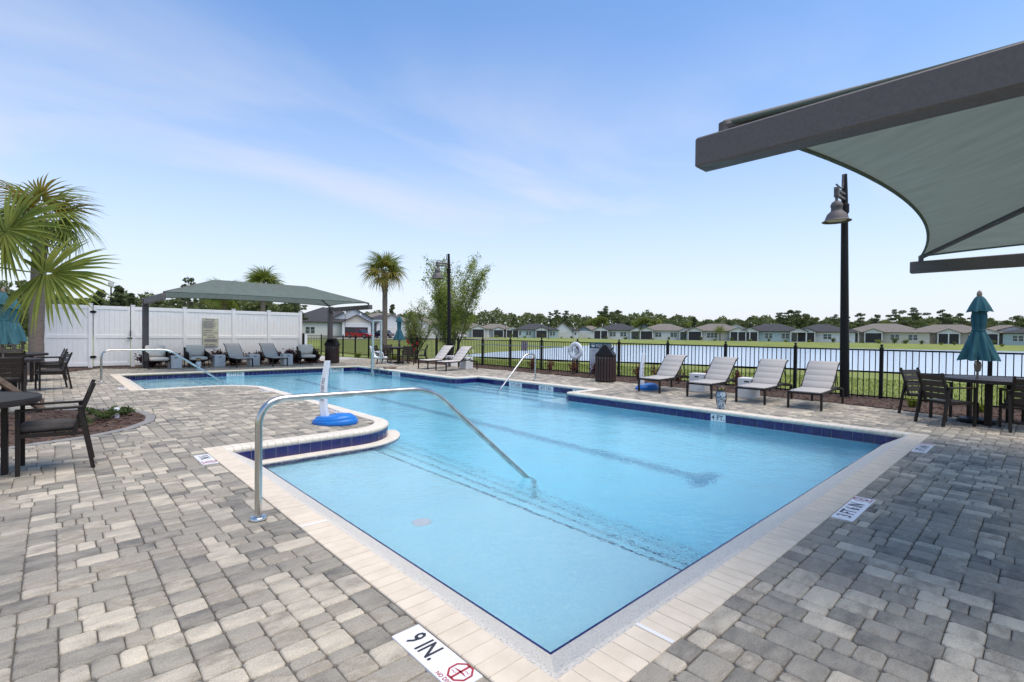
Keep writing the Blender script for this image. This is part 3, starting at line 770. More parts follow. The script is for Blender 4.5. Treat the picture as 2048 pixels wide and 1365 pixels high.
handrail('stainless handrail at the rear beach entry facing the white fence', (1.02, 18.35), (1, 0), [(0, 0.005), (0, 0.90), (1.60, 0.90), (3.22, -0.29), (3.22, -0.9)])
handrail('stainless handrail at the recessed steps by the black fence', (11.55, 11.32), (-1, 0.02), [(0, 0.005), (0, 0.86), (0.42, 0.88), (1.6, -0.30), (1.6, -0.9)])

# ------------------------------------------------------------------ sun loungers (local x from foot to head)
def lounger():
    r = thing('sun_lounger', 'x', 'sun lounger', group='sling sun loungers')
    W = 0.31
    for s in (-1, 1):
        y = s*W
        path = [(0.0, y, 0.345), (0.35, y, 0.35), (0.72, y, 0.358), (0.9, y, 0.385), (1.1, y, 0.405), (1.3, y, 0.40), (1.5, y, 0.375), (1.72, y, 0.335)]
        MB().tube(path, 0.019, 4, sq=True).build('side_rail', M_FRAME, r)
        MB().tube([(0.02, y, 0.34), (0.02, y, 0.0)], 0.02, 4, sq=True).build('leg', M_FRAME, r)
        MB().tube([(1.70, y, 0.34), (1.735, y, 0.0)], 0.02, 4, sq=True).build('leg', M_FRAME, r)
        MB().tube([(0.80, y*0.96, 0.37), (0.96, y*0.96, 0.50), (1.32, y*0.96, 0.88), (1.43, y*0.96, 0.945), (1.47, y*0.96, 0.945)], 0.013, 4, sq=True).build('back_rail', M_FRAME, r)
    MB().tube([(0.02, -W, 0.335), (0.02, W, 0.335)], 0.019, 4, sq=True).build('cross_bar', M_FRAME, r)
    MB().tube([(1.71, -W, 0.325), (1.71, W, 0.325)], 0.017, 4, sq=True).build('cross_bar', M_FRAME, r)
    MB().tube([(1.25, -W*0.9, 0.78), (1.42, -W*0.9, 0.40), (1.42, W*0.9, 0.40), (1.25, W*0.9, 0.78)], 0.011, 6).build('back_prop', M_FRAME, r)
    def sling(path, segs, name):
        """padded sling: quilting grooves between the segments"""
        P = [Vector((x, 0, z)) for x, z in path]; L = [0]
        for i in range(1, len(P)): L.append(L[-1]+(P[i]-P[i-1]).length)
        top = []; bot = []; n_ = segs*8
        for k in range(n_+1):
            s_ = L[-1]*k/n_; i = max(j for j in range(len(L)) if L[j] <= s_+1e-9); i = min(i, len(P)-2)
            t = (s_-L[i])/(L[i+1]-L[i]); p = P[i].lerp(P[i+1], t); d = (P[i+1]-P[i]).normalized(); nr = Vector((-d.z, 0, d.x))
            h = 0.012+0.016*abs(math.sin(math.pi*k/8))**0.6
            top.append(p+nr*h); bot.append(p-nr*0.004)
        mb = MB(); w_ = W-0.022
        R_ = []
        for a, b in zip(top, bot):
            R_.append([(b.x, -w_, b.z), (b.x*0.5+a.x*0.5, -w_-0.006, b.z*0.5+a.z*0.5), (a.x, -w_+0.012, a.z), (a.x, w_-0.012, a.z), (b.x*0.5+a.x*0.5, w_+0.006, b.z*0.5+a.z*0.5), (b.x, w_, b.z)])
        mb.rings(R_); return shade_auto(mb.build(name, M_SLING, r), 60)
    sling([(0.03, 0.362), (0.4, 0.366), (0.86, 0.382)], 4, 'seat_sling')
    sling([(0.86, 0.40), (0.98, 0.525), (1.32, 0.885), (1.40, 0.935), (1.475, 0.952)], 5, 'back_sling')
    return r
L0 = lounger()
def place(o, loc, rz, label): o.location = loc; o.rotation_euler = (0, 0, rz); o['label'] = label; return o
lg = [(11.52, 3.42, 0.02, 'grey sling sun lounger directly in front of the tall lamp post, by the dining table'),
      (11.52, 4.52, 0.0, 'grey sling sun lounger second from the dining table, white cube beyond it'),
      (11.55, 5.74, -0.02, 'grey sling sun lounger between the two white cubes facing the owl decoy'),
      (11.58, 7.14, 0.0, 'grey sling sun lounger with its foot over the loose blue net base')]
for i, (x, y, a, lb) in enumerate(lg): place(L0 if i == 0 else dup(L0), (x, y, 0), a, lb)
def recolour(root, old, new):
    for c in list(root.children):
        if c.type == 'MESH' and c.data.materials and c.data.materials[0] == old:
            c.data = c.data.copy(); c.data.materials[0] = new
LD = dup(L0); recolour(LD, M_SLING, M_SLINGLIT)
place(LD, (11.36, 16.42, 0), 0.10, 'grey sling sun lounger with white cube beside it, near the pool lift')
place(dup(LD), (11.36, 17.72, 0), 0.10, 'grey sling sun lounger next to the patio table and teal umbrella')
place(dup(LD), (5.84, 22.55, 0), math.pi/2+0.12, 'grey sling sun lounger under the canopy nearer the painted notice')
place(dup(LD), (7.20, 22.42, 0), math.pi/2+0.12, 'grey sling sun lounger under the canopy next to the last white cube')

# ------------------------------------------------------------------ white cubes
def cube():
    r = thing('cube_table', 'x', 'side table', group='white concrete cube tables')
    s = 0.205
    b = MB(); b.bbox(-s, s, -s, s, 0.0, 0.495, 0.012); shade_auto(b.build('body', M_CUBE, r), 30)
    for a in range(2):
        m = MB(); m.box(-0.055, 0.055, -s-0.0015, -s+0.01, 0.395, 0.427); put(m, rotz(-a*math.pi/2)); m.build('hand_slot', M_BLACK, r)
    return r
C0 = cube()
cl = [(12.95, 6.42, 0.08, 'white cube side table between the loungers furthest from the dining table'), (12.62, 4.98, 0.1, 'white cube side table between the loungers behind the owl decoy'),
      (12.98, 16.85, 0.05, 'white cube side table in front of the lounger by the mid lamp post'), (13.3, 18.35, 0.05, 'white cube side table half hidden behind the two loungers by the mid lamp'),
      (3.55, 23.45, 0.05, 'white cube side table beside the first cushioned armchair'), (5.08, 23.50, 0.1, 'white cube side table between an armchair and a lounger under the canopy'),
      (6.42, 23.50, 0.1, 'white cube side table between the two canopy loungers'), (7.72, 23.25, 0.1, 'white cube side table between lounger and armchair at the canopy end')]
for i, (x, y, a, lb) in enumerate(cl): place(C0 if i == 0 else dup(C0), (x, y, 0), a, lb)

# ------------------------------------------------------------------ dining chairs (local: sitter faces +x)
def chair(cushion=False):
    r = thing('dining_chair', 'x', 'chair', group='slatted patio dining chairs')
    W = 0.265
    for s in (-1, 1):
        y = s*W
        MB().tube([(0.25, y, 0.0), (0.25, y, 0.655)], 0.0185, 4, sq=True).build('front_leg', M_FRAME, r)
        MB().tube([(-0.335, y, 0.0), (-0.225, y, 0.655)], 0.0185, 4, sq=True).build('rear_leg', M_FRAME, r)
        MB().bbox(-0.255, 0.27, y-0.026, y+0.026, 0.655, 0.678, 0.004).build('arm_rest', M_FRAME, r)
        MB().tube([(0.25, y, 0.40), (-0.27, y, 0.385)], 0.016, 4, sq=True).build('seat_rail', M_FRAME, r)
        MB().tube([(-0.17, s*0.232, 0.36), (-0.245, s*0.232, 0.62), (-0.345, s*0.232, 0.915)], 0.0175, 4, sq=True).build('back_post', M_FRAME, r)
    MB().tube([(0.25, -W, 0.40), (0.25, W, 0.40)], 0.016, 4, sq=True).build('cross_rail', M_FRAME, r)
    MB().tube([(-0.18, -W, 0.385), (-0.18, W, 0.385)], 0.014, 4, sq=True).build('cross_rail', M_FRAME, r)
    # back slats follow the lean of the posts
    for k in range(4):
        z = 0.505+k*0.108; t = (z-0.36)/(0.915-0.36); x = -0.175-0.165*t
        M = T(x, 0, z) @ Matrix.Rotation(math.radians(-18), 4, 'Y')
        MB().bbox(-0.008, 0.008, -0.222, 0.222, -0.049, 0.049, 0.003, M=M).build('back_slat', M_SLAT, r)
    for k in range(5):
        x = 0.205-k*0.093
        MB().bbox(x-0.041, x+0.041, -0.245, 0.245, 0.405, 0.422, 0.003).build('seat_slat', M_SLAT, r)
    if cushion:
        mb = MB(); R_ = []
        for z, i in ((0.424, 0.03), (0.435, 0.006), (0.46, 0.0), (0.485, 0.008), (0.497, 0.04)):
            x0, x1, y0, y1 = -0.20+i, 0.255-i, -0.235+i, 0.235-i; c = 0.03+0.4*i
            R_.append([(x0, y0+c, z), (x0+c, y0, z), (x1-c, y0, z), (x1, y0+c, z), (x1, y1-c, z), (x1-c, y1, z), (x0+c, y1, z), (x0, y1-c, z)])
        mb.rings(R_); shade_auto(mb.build('cushion', M_CUSHD, r), 70)
    return r
CH0 = chair(False); CH1 = chair(True)
# table (round, planked) with slab legs
def table(name, label, loc, rz, R=0.70, H=0.80, planks=10):
    r = thing(name, label, 'table', loc, rz)
    w_ = 2*R/planks
    for k in range(planks):
        y0 = -R+k*w_+0.003; y1 = -R+(k+1)*w_-0.003
        pts = []
        Ri = R-0.012
        ys = [y0+(y1-y0)*i/4 for i in range(5)]
        f_ = lambda y: math.sqrt(max(0.0004, Ri*Ri-min(y*y, Ri*Ri)))
        pts = [(f_(y), y) for y in ys]+[(-f_(y), y) for y in reversed(ys)]
        MB().prism(pts, H-0.022, H-0.002).build('plank', M_SLAT, r)
    rim = MB(); n_ = 48
    for i in range(n_):
        a0, a1 = 2*math.pi*i/n_, 2*math.pi*(i+1)/n_
        q = [(R-0.012, H-0.062), (R, H-0.058), (R, H-0.004), (R-0.003, H), (R-0.03, H), (R-0.03, H-0.062)]
        rim.rings([[(x*math.cos(a0), x*math.sin(a0), z) for x, z in q], [(x*math.cos(a1), x*math.sin(a1), z) for x, z in q]], cap=False)
    shade_auto(rim.build('rim', M_FRAME, r), 40)
    MB().lathe([(R-0.04, H-0.055), (R-0.04, H-0.026)], 40).build('under_plate', M_FRAME, r)
    for k in range(4):
        a = math.pi/4+k*math.pi/2
        M = T(0.42*math.cos(a), 0.42*math.sin(a), 0) @ rotz(a)
        MB().bbox(-0.025, 0.025, -0.05, 0.05, 0.0, H-0.055, 0.004, M=M).build('leg', M_FRAME, r)
    for a in (math.pi/4, 3*math.pi/4):
        MB().box(-0.42, 0.42, -0.02, 0.02, H-0.10, H-0.056, M=rotz(a)).build('brace', M_FRAME, r)
    return r
def umbrella(label, loc, faded=False, lean=0.0, top=2.39):
    r = thing('patio_umbrella', label, 'umbrella', loc, random.uniform(0, 3), 'closed teal patio umbrellas')
    m = M_TEALF if faded else M_TEAL; k = top/2.39
    MB().tube([(0, 0, 0.05), (0, 0, 2.30*k)], 0.019, 10).build('pole', M_WOODP, r)
    MB().lathe([(0.012, 2.27*k), (0.032, 2.285*k), (0.04, 2.32*k), (0.033, 2.36*k), (0.012, 2.39*k), (0.0, 2.395*k)], 14, cap=False).build('finial', M_WOODP, r)
    def folds(prof, n=88, ph=0.0, cnt=7):
        R_ = []
        for rad, z, dep in prof:
            ring = []
            for i in range(n):
                a = 2*math.pi*i/n
                q = math.cos(cnt*a+ph+0.9*math.sin(2.2*z)+0.5*math.sin(2*a))*0.75+0.3*math.cos(2*cnt*a+ph*2+z*5+math.sin(3*a))
                rr = rad*(1+dep*q); ring.append((rr*math.cos(a), rr*math.sin(a), (z-0.015*dep*q*3*(1 if dep > 0.2 else 0))*k))
            R_.append(ring)
        return R_
    b = MB(); b.rings(folds([(0.055, 2.14, 0.1), (0.085, 2.05, 0.15), (0.10, 1.92, 0.18), (0.095, 1.78, 0.16), (0.088, 1.685, 0.06), (0.090, 1.655, 0.05), (0.108, 1.60, 0.16), (0.15, 1.46, 0.24), (0.19, 1.31, 0.27), (0.232, 1.18, 0.29), (0.243, 1.13, 0.31)]), cap=False)
    b.rings(folds([(0.218, 1.14, 0.28), (0.12, 1.25, 0.1), (0.03, 1.5, 0.0)]), cap=False)
    shade_auto(b.build('canopy', m, r), 70)
    b = MB(); b.rings(folds([(0.045, 2.285, 0.05), (0.075, 2.24, 0.1), (0.12, 2.12, 0.2), (0.16, 2.01, 0.24)], ph=0.6), cap=False); shade_auto(b.build('top_flap', m, r), 70)
    MB().lathe([(0.094, 1.655*k), (0.099, 1.66*k), (0.099, 1.68*k), (0.094, 1.685*k)], 24, cap=False).build('tie_strap', m, r)
    MB().lathe([(0.02, 0.92), (0.042, 0.94), (0.05, 1.0), (0.052, 1.06), (0.04, 1.10), (0.02, 1.11)], 14).build('crank_housing', M_WOODP, r)
    MB().tube([(0.04, 0, 1.04), (0.085, 0, 1.05), (0.09, 0, 1.12)], 0.008, 8).build('crank_handle', M_WHITEP, r)
    return r
def umb_base(label, loc):
    r = thing('umbrella_base', label, 'umbrella base', loc, 0.3)
    shade_auto(MB().lathe([(0.27, 0.0), (0.275, 0.03), (0.25, 0.07), (0.12, 0.085), (0.05, 0.10)], 28).build('weight', M_BLACK, r), 40)
    MB().lathe([(0.032, 0.09), (0.032, 0.36), (0.022, 0.36)], 14).build('sleeve', M_BLACK, r)
CHG = []
def seat(i, x, y, rz, label, first=[True, True]):
    src = (CH0, CH1)[i]
    o = src if first[i] else dup(src); first[i] = False
    o.location = (x, y, 0); o.rotation_euler = (0, 0, rz); o['label'] = label; return o
# right-hand set
table('dining_table', 'dark planked patio table under the right teal umbrella', (12.38, 0.55, 0), 0.5, 0.80, 0.81, 11)
umbrella('closed dark teal umbrella standing in the table beside the loungers', (12.30, 0.84, 0), top=2.39)
umb_base('black umbrella base under the right-hand patio table', (12.30, 0.84, 0))
seat(0, 11.62, 1.18, math.atan2(-0.62, 0.78), 'slatted dining chair with its back to the pool at the right-hand table')
seat(0, 12.62, 1.58, math.atan2(-0.9, -0.45), 'slatted dining chair on the lounger side of the right-hand table')
seat(1, 11.78, 0.20, math.atan2(0.25, 0.95), 'cushioned dining chair with its arm toward the pool at the right-hand table')
seat(0, 13.02, -0.1, math.atan2(0.6, -0.8), 'slatted dining chair on the fence side of the right-hand table')
# left foreground set
table('dining_table', 'dark planked patio table beside the mulch bed', (-0.78, 7.26, 0), 0.75, 0.70, 0.80, 10)
seat(1, 0.0, 7.31, math.pi-0.04, 'cushioned dining chair tucked under the table beside the mulch bed')
# left rear sets
table('dining_table', 'dark planked patio table nearer the bed under the first left umbrella', (-0.86, 16.2, 0), 0.3, 0.72, 0.80, 10)
table('dining_table', 'dark planked patio table by the palm trunk under the second left umbrella', (-0.80, 19.6, 0), 0.3, 0.72, 0.80, 10)
umbrella('closed faded teal umbrella over the table nearer the mulch bed', (-0.83, 16.2, 0), True, top=2.42)
umbrella('closed faded teal umbrella over the table by the big palm trunk', (-0.78, 19.5, 0), True, top=2.42)
umb_base('black umbrella base under the table nearer the mulch bed', (-0.83, 16.2, 0)); umb_base('black umbrella base under the table by the palm trunk', (-0.78, 19.5, 0))
seat(1, -0.02, 16.75, math.pi+0.15, 'cushioned dining chair on the pool side of the table nearer the mulch bed')
seat(1, -0.05, 19.75, math.pi+0.1, 'cushioned dining chair on the pool side of the table by the palm trunk')
seat(0, -0.75, 15.15, math.pi/2+0.2, 'slatted dining chair with its back to the mulch bed')
seat(0, -0.80, 18.45, math.pi/2+0.1, 'slatted dining chair between the two left umbrella tables')
seat(0, -0.9, 20.75, -math.pi/2, 'slatted dining chair in front of the mulch by the palm trunk')
# mid set by the far fence
table('dining_table', 'dark planked patio table by the far palm', (12.55, 21.75, 0), 0.2, 0.70, 0.80, 10)
umbrella('closed teal umbrella over the table by the far palm', (12.62, 21.85, 0), top=2.43)
umb_base('black umbrella base under the table by the far palm', (12.62, 21.85, 0))
seat(0, 12.35, 20.75, math.pi/2-0.15, 'slatted dining chair with its back to the mid loungers')
seat(0, 11.65, 21.95, 0.05, 'slatted dining chair between the pool lift and the far table')
seat(0, 13.45, 21.2, math.pi-0.5, 'slatted dining chair against the black fence at the far table')
seat(0, 12.7, 22.85, -math.pi/2, 'slatted dining chair on the palm side of the far table')

# ------------------------------------------------------------------ cushioned armchairs under the canopy
def armchair():
    r = thing('lounge_armchair', 'x', 'armchair', group='cushioned lounge armchairs'); W = 0.35
    for s in (-1, 1):
        y = s*W
        MB().tube([(0.36, y, 0), (0.34, y, 0.57), (0.30, y, 0.60), (-0.2, y, 0.66), (-0.38, y, 0.78)], 0.016, 6).build('arm_frame', M_BLACK, r)
        MB().tube([(-0.30, y, 0), (-0.36, y, 0.40), (-0.42, y, 0.82)], 0.016, 6).build('rear_leg', M_BLACK, r)
        MB().add([(0.33, y, 0.33), (-0.33, y, 0.30), (-0.40, y, 0.78), (-0.2, y, 0.65), (0.32, y, 0.58)], [(0, 1, 2, 3, 4)]).build('woven_side', M_BLACK, r)
    MB().add([(-0.34, -W, 0.3), (-0.34, W, 0.3), (-0.425, W, 0.8), (-0.425, -W, 0.8)], [(0, 1, 2, 3)]).build('woven_back', M_BLACK, r)
    MB().bbox(-0.34, 0.36, -W, W, 0.27, 0.31, 0.008).build('seat_frame', M_BLACK, r)
    def pad(x0, x1, y0, y1, z0, z1, M=None, name='seat_cushion'):
        mb = MB(); R_ = []; h = z1-z0
        for t, i in ((0, 0.05), (0.12, 0.015), (0.5, 0), (0.85, 0.02), (1, 0.09)):
            c = 0.05+1.3*i; R_.append([(x0+i, y0+c, z0+h*t), (x0+c, y0+i, z0+h*t), (x1-c, y0+i, z0+h*t), (x1-i, y0+c, z0+h*t), (x1-i, y1-c, z0+h*t), (x1-c, y1-i, z0+h*t), (x0+c, y1-i, z0+h*t), (x0+i, y1-c, z0+h*t)])
        mb.rings(R_, M=M); shade_auto(mb.build(name, M_CUSH, r), 75)
    pad(-0.30, 0.37, -W+0.02, W-0.02, 0.31, 0.45)
    pad(-0.23, 0.23, -W+0.02, W-0.02, 0.0, 0.16, T(-0.30, 0, 0.66) @ Matrix.Rotation(math.radians(76), 4, 'Y'), 'back_cushion')
    return r
A0 = armchair()
for i, (x, y, a, lb) in enumerate([(2.98, 23.50, -math.pi/2+0.1, 'cream cushioned armchair beside the canopy post nearest the gate'), (4.30, 23.5, -math.pi/2+0.05, 'cream cushioned armchair behind the owl decoy, second from the gate'), (8.68, 23.40, -math.pi/2-0.12, 'cream cushioned armchair between the last white cube and the litter bin')]):
    place(A0 if i == 0 else dup(A0), (x, y, 0), a, lb)

# ------------------------------------------------------------------ slatted litter bins
def bin_():
    r = thing('litter_bin', 'x', 'litter bin', group='slatted litter bins'); R = 0.325
    MB().lathe([(R-0.03, 0.02), (R-0.03, 0.82)], 24).build('liner', M_BLACK, r)
    me = MB().bbox(-0.009, 0.009, -0.038, 0.038, 0.02, 0.84, 0.004).mesh('slat', M_REDSLAT)
    bolt = MB().lathe([(0.009, 0), (0.009, 0.004), (0.0, 0.005)], 8, M=Matrix.Rotation(math.pi/2, 4, 'Y')).mesh('bolt', M_STEEL)
    for k in range(22):
        a = 2*math.pi*k/22
        s_ = inst(me, 'slat', r, (R*math.cos(a), R*math.sin(a), 0), a)
        for z in (0.10, 0.77): inst(bolt, 'bolt', s_, (0.009, 0, z))
    hood = MB(); q = 0.29
    MB().lathe([(R+0.018, 0.835), (R+0.018, 0.865), (R-0.04, 0.875)], 24).build('hood_rim', M_BLACK, r)
    hood.add([(-q, -q, 0.87), (q, -q, 0.87), (q, q, 0.87), (-q, q, 0.87), (-0.05, -q*0.72, 1.19), (0.05, -q*0.72, 1.19), (0.05, q*0.72, 1.19), (-0.05, q*0.72, 1.19)], [(0, 1, 5, 4), (1, 2, 6, 5), (2, 3, 7, 6), (3, 0, 4, 7), (4, 5, 6, 7)])
    hood.build('hood', M_BLACK, r)
    for s in (-1, 1):
        M = T(s*0.168, 0, 1.025) @ Matrix.Rotation(s*math.radians(37), 4, 'Y')
        MB().bbox(-0.006, 0.006, -0.15, 0.15, -0.12, 0.12, 0.003, M=M).build('flap', M_BLACK, r)
    return r
B0 = bin_(); place(B0, (13.15, 9.70, 0), math.pi/2+0.45, 'brown slatted litter bin in front of the pool rules sign')
place(dup(B0), (9.95, 23.55, 0), 0.75, 'brown slatted litter bin at the canopy post by the fence end')

# ------------------------------------------------------------------ portable net posts
def net_post(label, loc, ang, post=True, h=1.0):
    r = thing('net_post', label, 'net post', loc, ang, 'pool volleyball net posts')
    mb = MB(); R_ = []; n_ = 36
    for t, z in ((0.97, 0.0), (1.0, 0.02), (1.0, 0.055), (0.95, 0.062), (0.93, 0.068), (0.93, 0.09), (0.87, 0.10), (0.84, 0.105), (0.82, 0.125), (0.70, 0.142), (0.0, 0.147)):
        ring = []
        for i in range(n_):
            a = 2*math.pi*i/n_; wob = 0.012*math.sin(a+z*30)*(1 if 0.05 < z < 0.13 else 0)
            ring.append((0.37*t*math.cos(a), 0.26*t*math.sin(a)*(1+0.12*math.cos(a)), z+wob+(0.02*math.cos(a) if z > 0.06 else 0)))
        R_.append(ring)
    mb.rings(R_, cap=False); shade_auto(mb.build('base', M_BLUEP, r), 50)
    pts = [(-0.16, 0.0, 0.10), (-0.185, 0, 0.25), (-0.195, 0, 0.45), (-0.18, 0, 0.68), (-0.15, 0, 0.88), (-0.13, 0, h)]
    pb = MB(); Rr = []
    for i, (x, y, z) in enumerate(pts):
        w_ = 0.062-0.020*i/5; d = 0.05-0.012*i/5; c = 0.015
        Rr.append([(x-w_+c, -d, z), (x+w_-c, -d, z), (x+w_, -d+c, z), (x+w_, d-c, z), (x+w_-c, d, z), (x-w_+c, d, z), (x-w_, d-c, z), (x-w_, -d+c, z)])
    pb.rings(Rr); shade_auto(pb.build('post', M_WHITEP, r), 40)
    tm = text_mesh('SPLASH NET PRO', 0.062, 0.9, 0.012)
    # wrap the lettering on the camera side of the curved post, reading upwards
    vs = []
    for x, y, _ in tm.v:
        z = 0.56+x*0.9; 
        k = [(p[2], p[0]) for p in pts]; j = max(i for i in range(len(k)-1) if k[i][0] <= z) if z > k[0][0] else 0
        t = (z-k[j][0])/(k[j+1][0]-k[j][0]); cx = k[j][1]+(k[j+1][1]-k[j][1])*t; dd = 0.05-0.012*(j+t)/5
        vs.append((cx-y, -dd-0.0025, z))
    tm.v = vs; tm.build('lettering', M_INK, r)
    return r
net_post('white curved net post on blue oval base at the peninsula tip', (3.40, 7.92, 0), math.atan2(-0.68, 0.733), h=1.03)
net_post('white net post on blue base behind the lounger feet', (12.25, 7.62, 0), math.atan2(-0.68, 0.733)+0.5, h=1.02)

# ------------------------------------------------------------------ owl decoys
M_OWLB = mat('owl_brown', (0.075, 0.06, 0.052), 0.6, col2=(0.05, 0.04, 0.036), scale=20)
M_OWLW = mat('owl_speckled', (0.45, 0.53, 0.60), 0.6, col2=(0.05, 0.07, 0.10), scale=42, lo=0.42, hi=0.56)
M_EYE = mat('owl_eye', (0.55, 0.36, 0.05), 0.3, scale=20)
def owl(label, loc, rz):
    r = thing('owl_decoy', label, 'owl decoy', loc, rz, 'plastic owl decoys')
    b = MB()
    b.rings([[(0.85*rr*math.cos(a)+ox, rr*math.sin(a), z) for a in [2*math.pi*i/18 for i in range(18)]] for rr, z, ox in ((0.075, 0.0, 0), (0.078, 0.08, 0), (0.07, 0.12, 0), (0.085, 0.16, 0.005), (0.098, 0.23, 0.01), (0.096, 0.30, 0.005), (0.075, 0.345, 0), (0.06, 0.36, 0))])
    shade_auto(b.build('body', M_OWLW, r), 60)
    h = MB(); h.lathe([(0.05, 0.352), (0.078, 0.375), (0.085, 0.41), (0.075, 0.45), (0.045, 0.472), (0.0, 0.48)], 18, cap=False)
    ho = shade_auto(h.build('head', M_OWLB, r), 60)
    for s in (-1, 1):
        MB().lathe([(0.018, 0.46), (0.012, 0.49), (0.0, 0.505)], 8, cx=-0.005, cy=s*0.045, cap=False).build('ear_tuft', M_OWLB, ho)
        MB().lathe([(0.02, 0), (0.018, 0.008), (0, 0.011)], 12, M=T(0.074, s*0.032, 0.42) @ rotz(s*0.35) @ Matrix.Rotation(math.pi/2, 4, 'Y'), cap=False).build('eye', M_EYE, ho)
        w_ = MB(); w_.rings([[(-0.01+0.062*math.cos(a)*k, s*(0.078+0.03*k*abs(math.sin(a))) , z) if 0 else (-0.015+0.06*k*math.cos(a), s*0.082+0.026*k*math.sin(a), z) for a in [2*math.pi*i/10 for i in range(10)]] for k, z in ((0.15, 0.09), (0.6, 0.14), (1.0, 0.22), (1.0, 0.29), (0.5, 0.345))])
        shade_auto(w_.build('wing', M_OWLB, r), 60)
    MB().add([(0.08, -0.012, 0.405), (0.08, 0.012, 0.405), (0.105, 0, 0.375), (0.08, 0, 0.39)], [(0, 2, 1), (0, 3, 2), (1, 2, 3)]).build('beak', M_BLACK, ho)
    return r
owl('owl decoy with speckled blue chest by the 4 FT. marker', (10.20, 4.58, 0.006), math.radians(205))
owl('owl decoy under the canopy at the far kerb of the pool', (3.98, 21.4, 0.0), math.radians(250))

# ------------------------------------------------------------------ pool lift
r = thing('pool_lift', 'pool lift with white seat and tall pale mast at the far kerb', 'pool lift', (9.72, 18.95, 0), 0)
shade_auto(MB().tube([(0.0, 0, -1.2), (0, 0, 0.70)], 0.062, 16).build('sleeve', M_SLEEVE, r))
MB().tube([(0.0, 0, 0.68), (0.0, 0, 2.02)], 0.035, 4, sq=True).build('mast', M_SLEEVE, r)
MB().tube([(0.0, 0, 2.0), (0.36, -0.02, 2.0)], 0.033, 4, sq=True).build('top_bar', M_SLEEVE, r)
MB().tube([(0.36, -0.02, 2.03), (0.36, -0.02, 0.30)], 0.03, 4, sq=True).build('hanger', M_SLEEVE, r)
MB().tube([(0.10, -0.1, 0.62), (0.36, -0.02, 0.48), (0.75, 0.1, 0.42)], 0.016, 8).build('seat_arm', M_STEEL, r)
st_ = MB(); R_ = []
for x, z in ((0.46, 0.92), (0.50, 0.84), (0.55, 0.62), (0.62, 0.46), (0.72, 0.415), (0.90, 0.42), (1.06, 0.44), (1.10, 0.42)):
    R_.append([(x, -0.23, z+0.03), (x+0.012, -0.2, z), (x+0.012, 0.2, z), (x, 0.23, z+0.03), (x-0.012, 0.2, z-0.03), (x-0.012, -0.2, z-0.03)])
st_.rings(R_); put(st_, T(0.55, 0.62, 0) @ rotz(-0.75) @ T(-0.75, 0, 0)); shade_auto(st_.build('seat', M_WHITEP, r), 60)
for s in (-1, 1):
    a_ = MB(); a_.tube([(0.54, s*0.25, 0.66), (0.75, s*0.26, 0.69), (0.90, s*0.25, 0.63), (0.93, s*0.24, 0.47)], 0.017, 8); put(a_, T(0.55, 0.62, 0) @ rotz(-0.75) @ T(-0.75, 0, 0)); a_.build('arm_rest', M_WHITEP, r)
MB().tube([(0.36, -0.02, 0.32), (0.75, 0.3, 0.22), (1.0, 0.1, 0.06)], 0.017, 8).build('leg_rest_arm', M_SLEEVE, r)
MB().bbox(0.30, 0.80, -0.55, -0.33, 0.012, 0.10, 0.01).build('foot_rest', M_WOODP, r)
MB().bbox(-0.10, 0.35, -0.12, 0.12, 0.008, 0.03, 0.004).build('anchor_plate', M_STEEL, r)

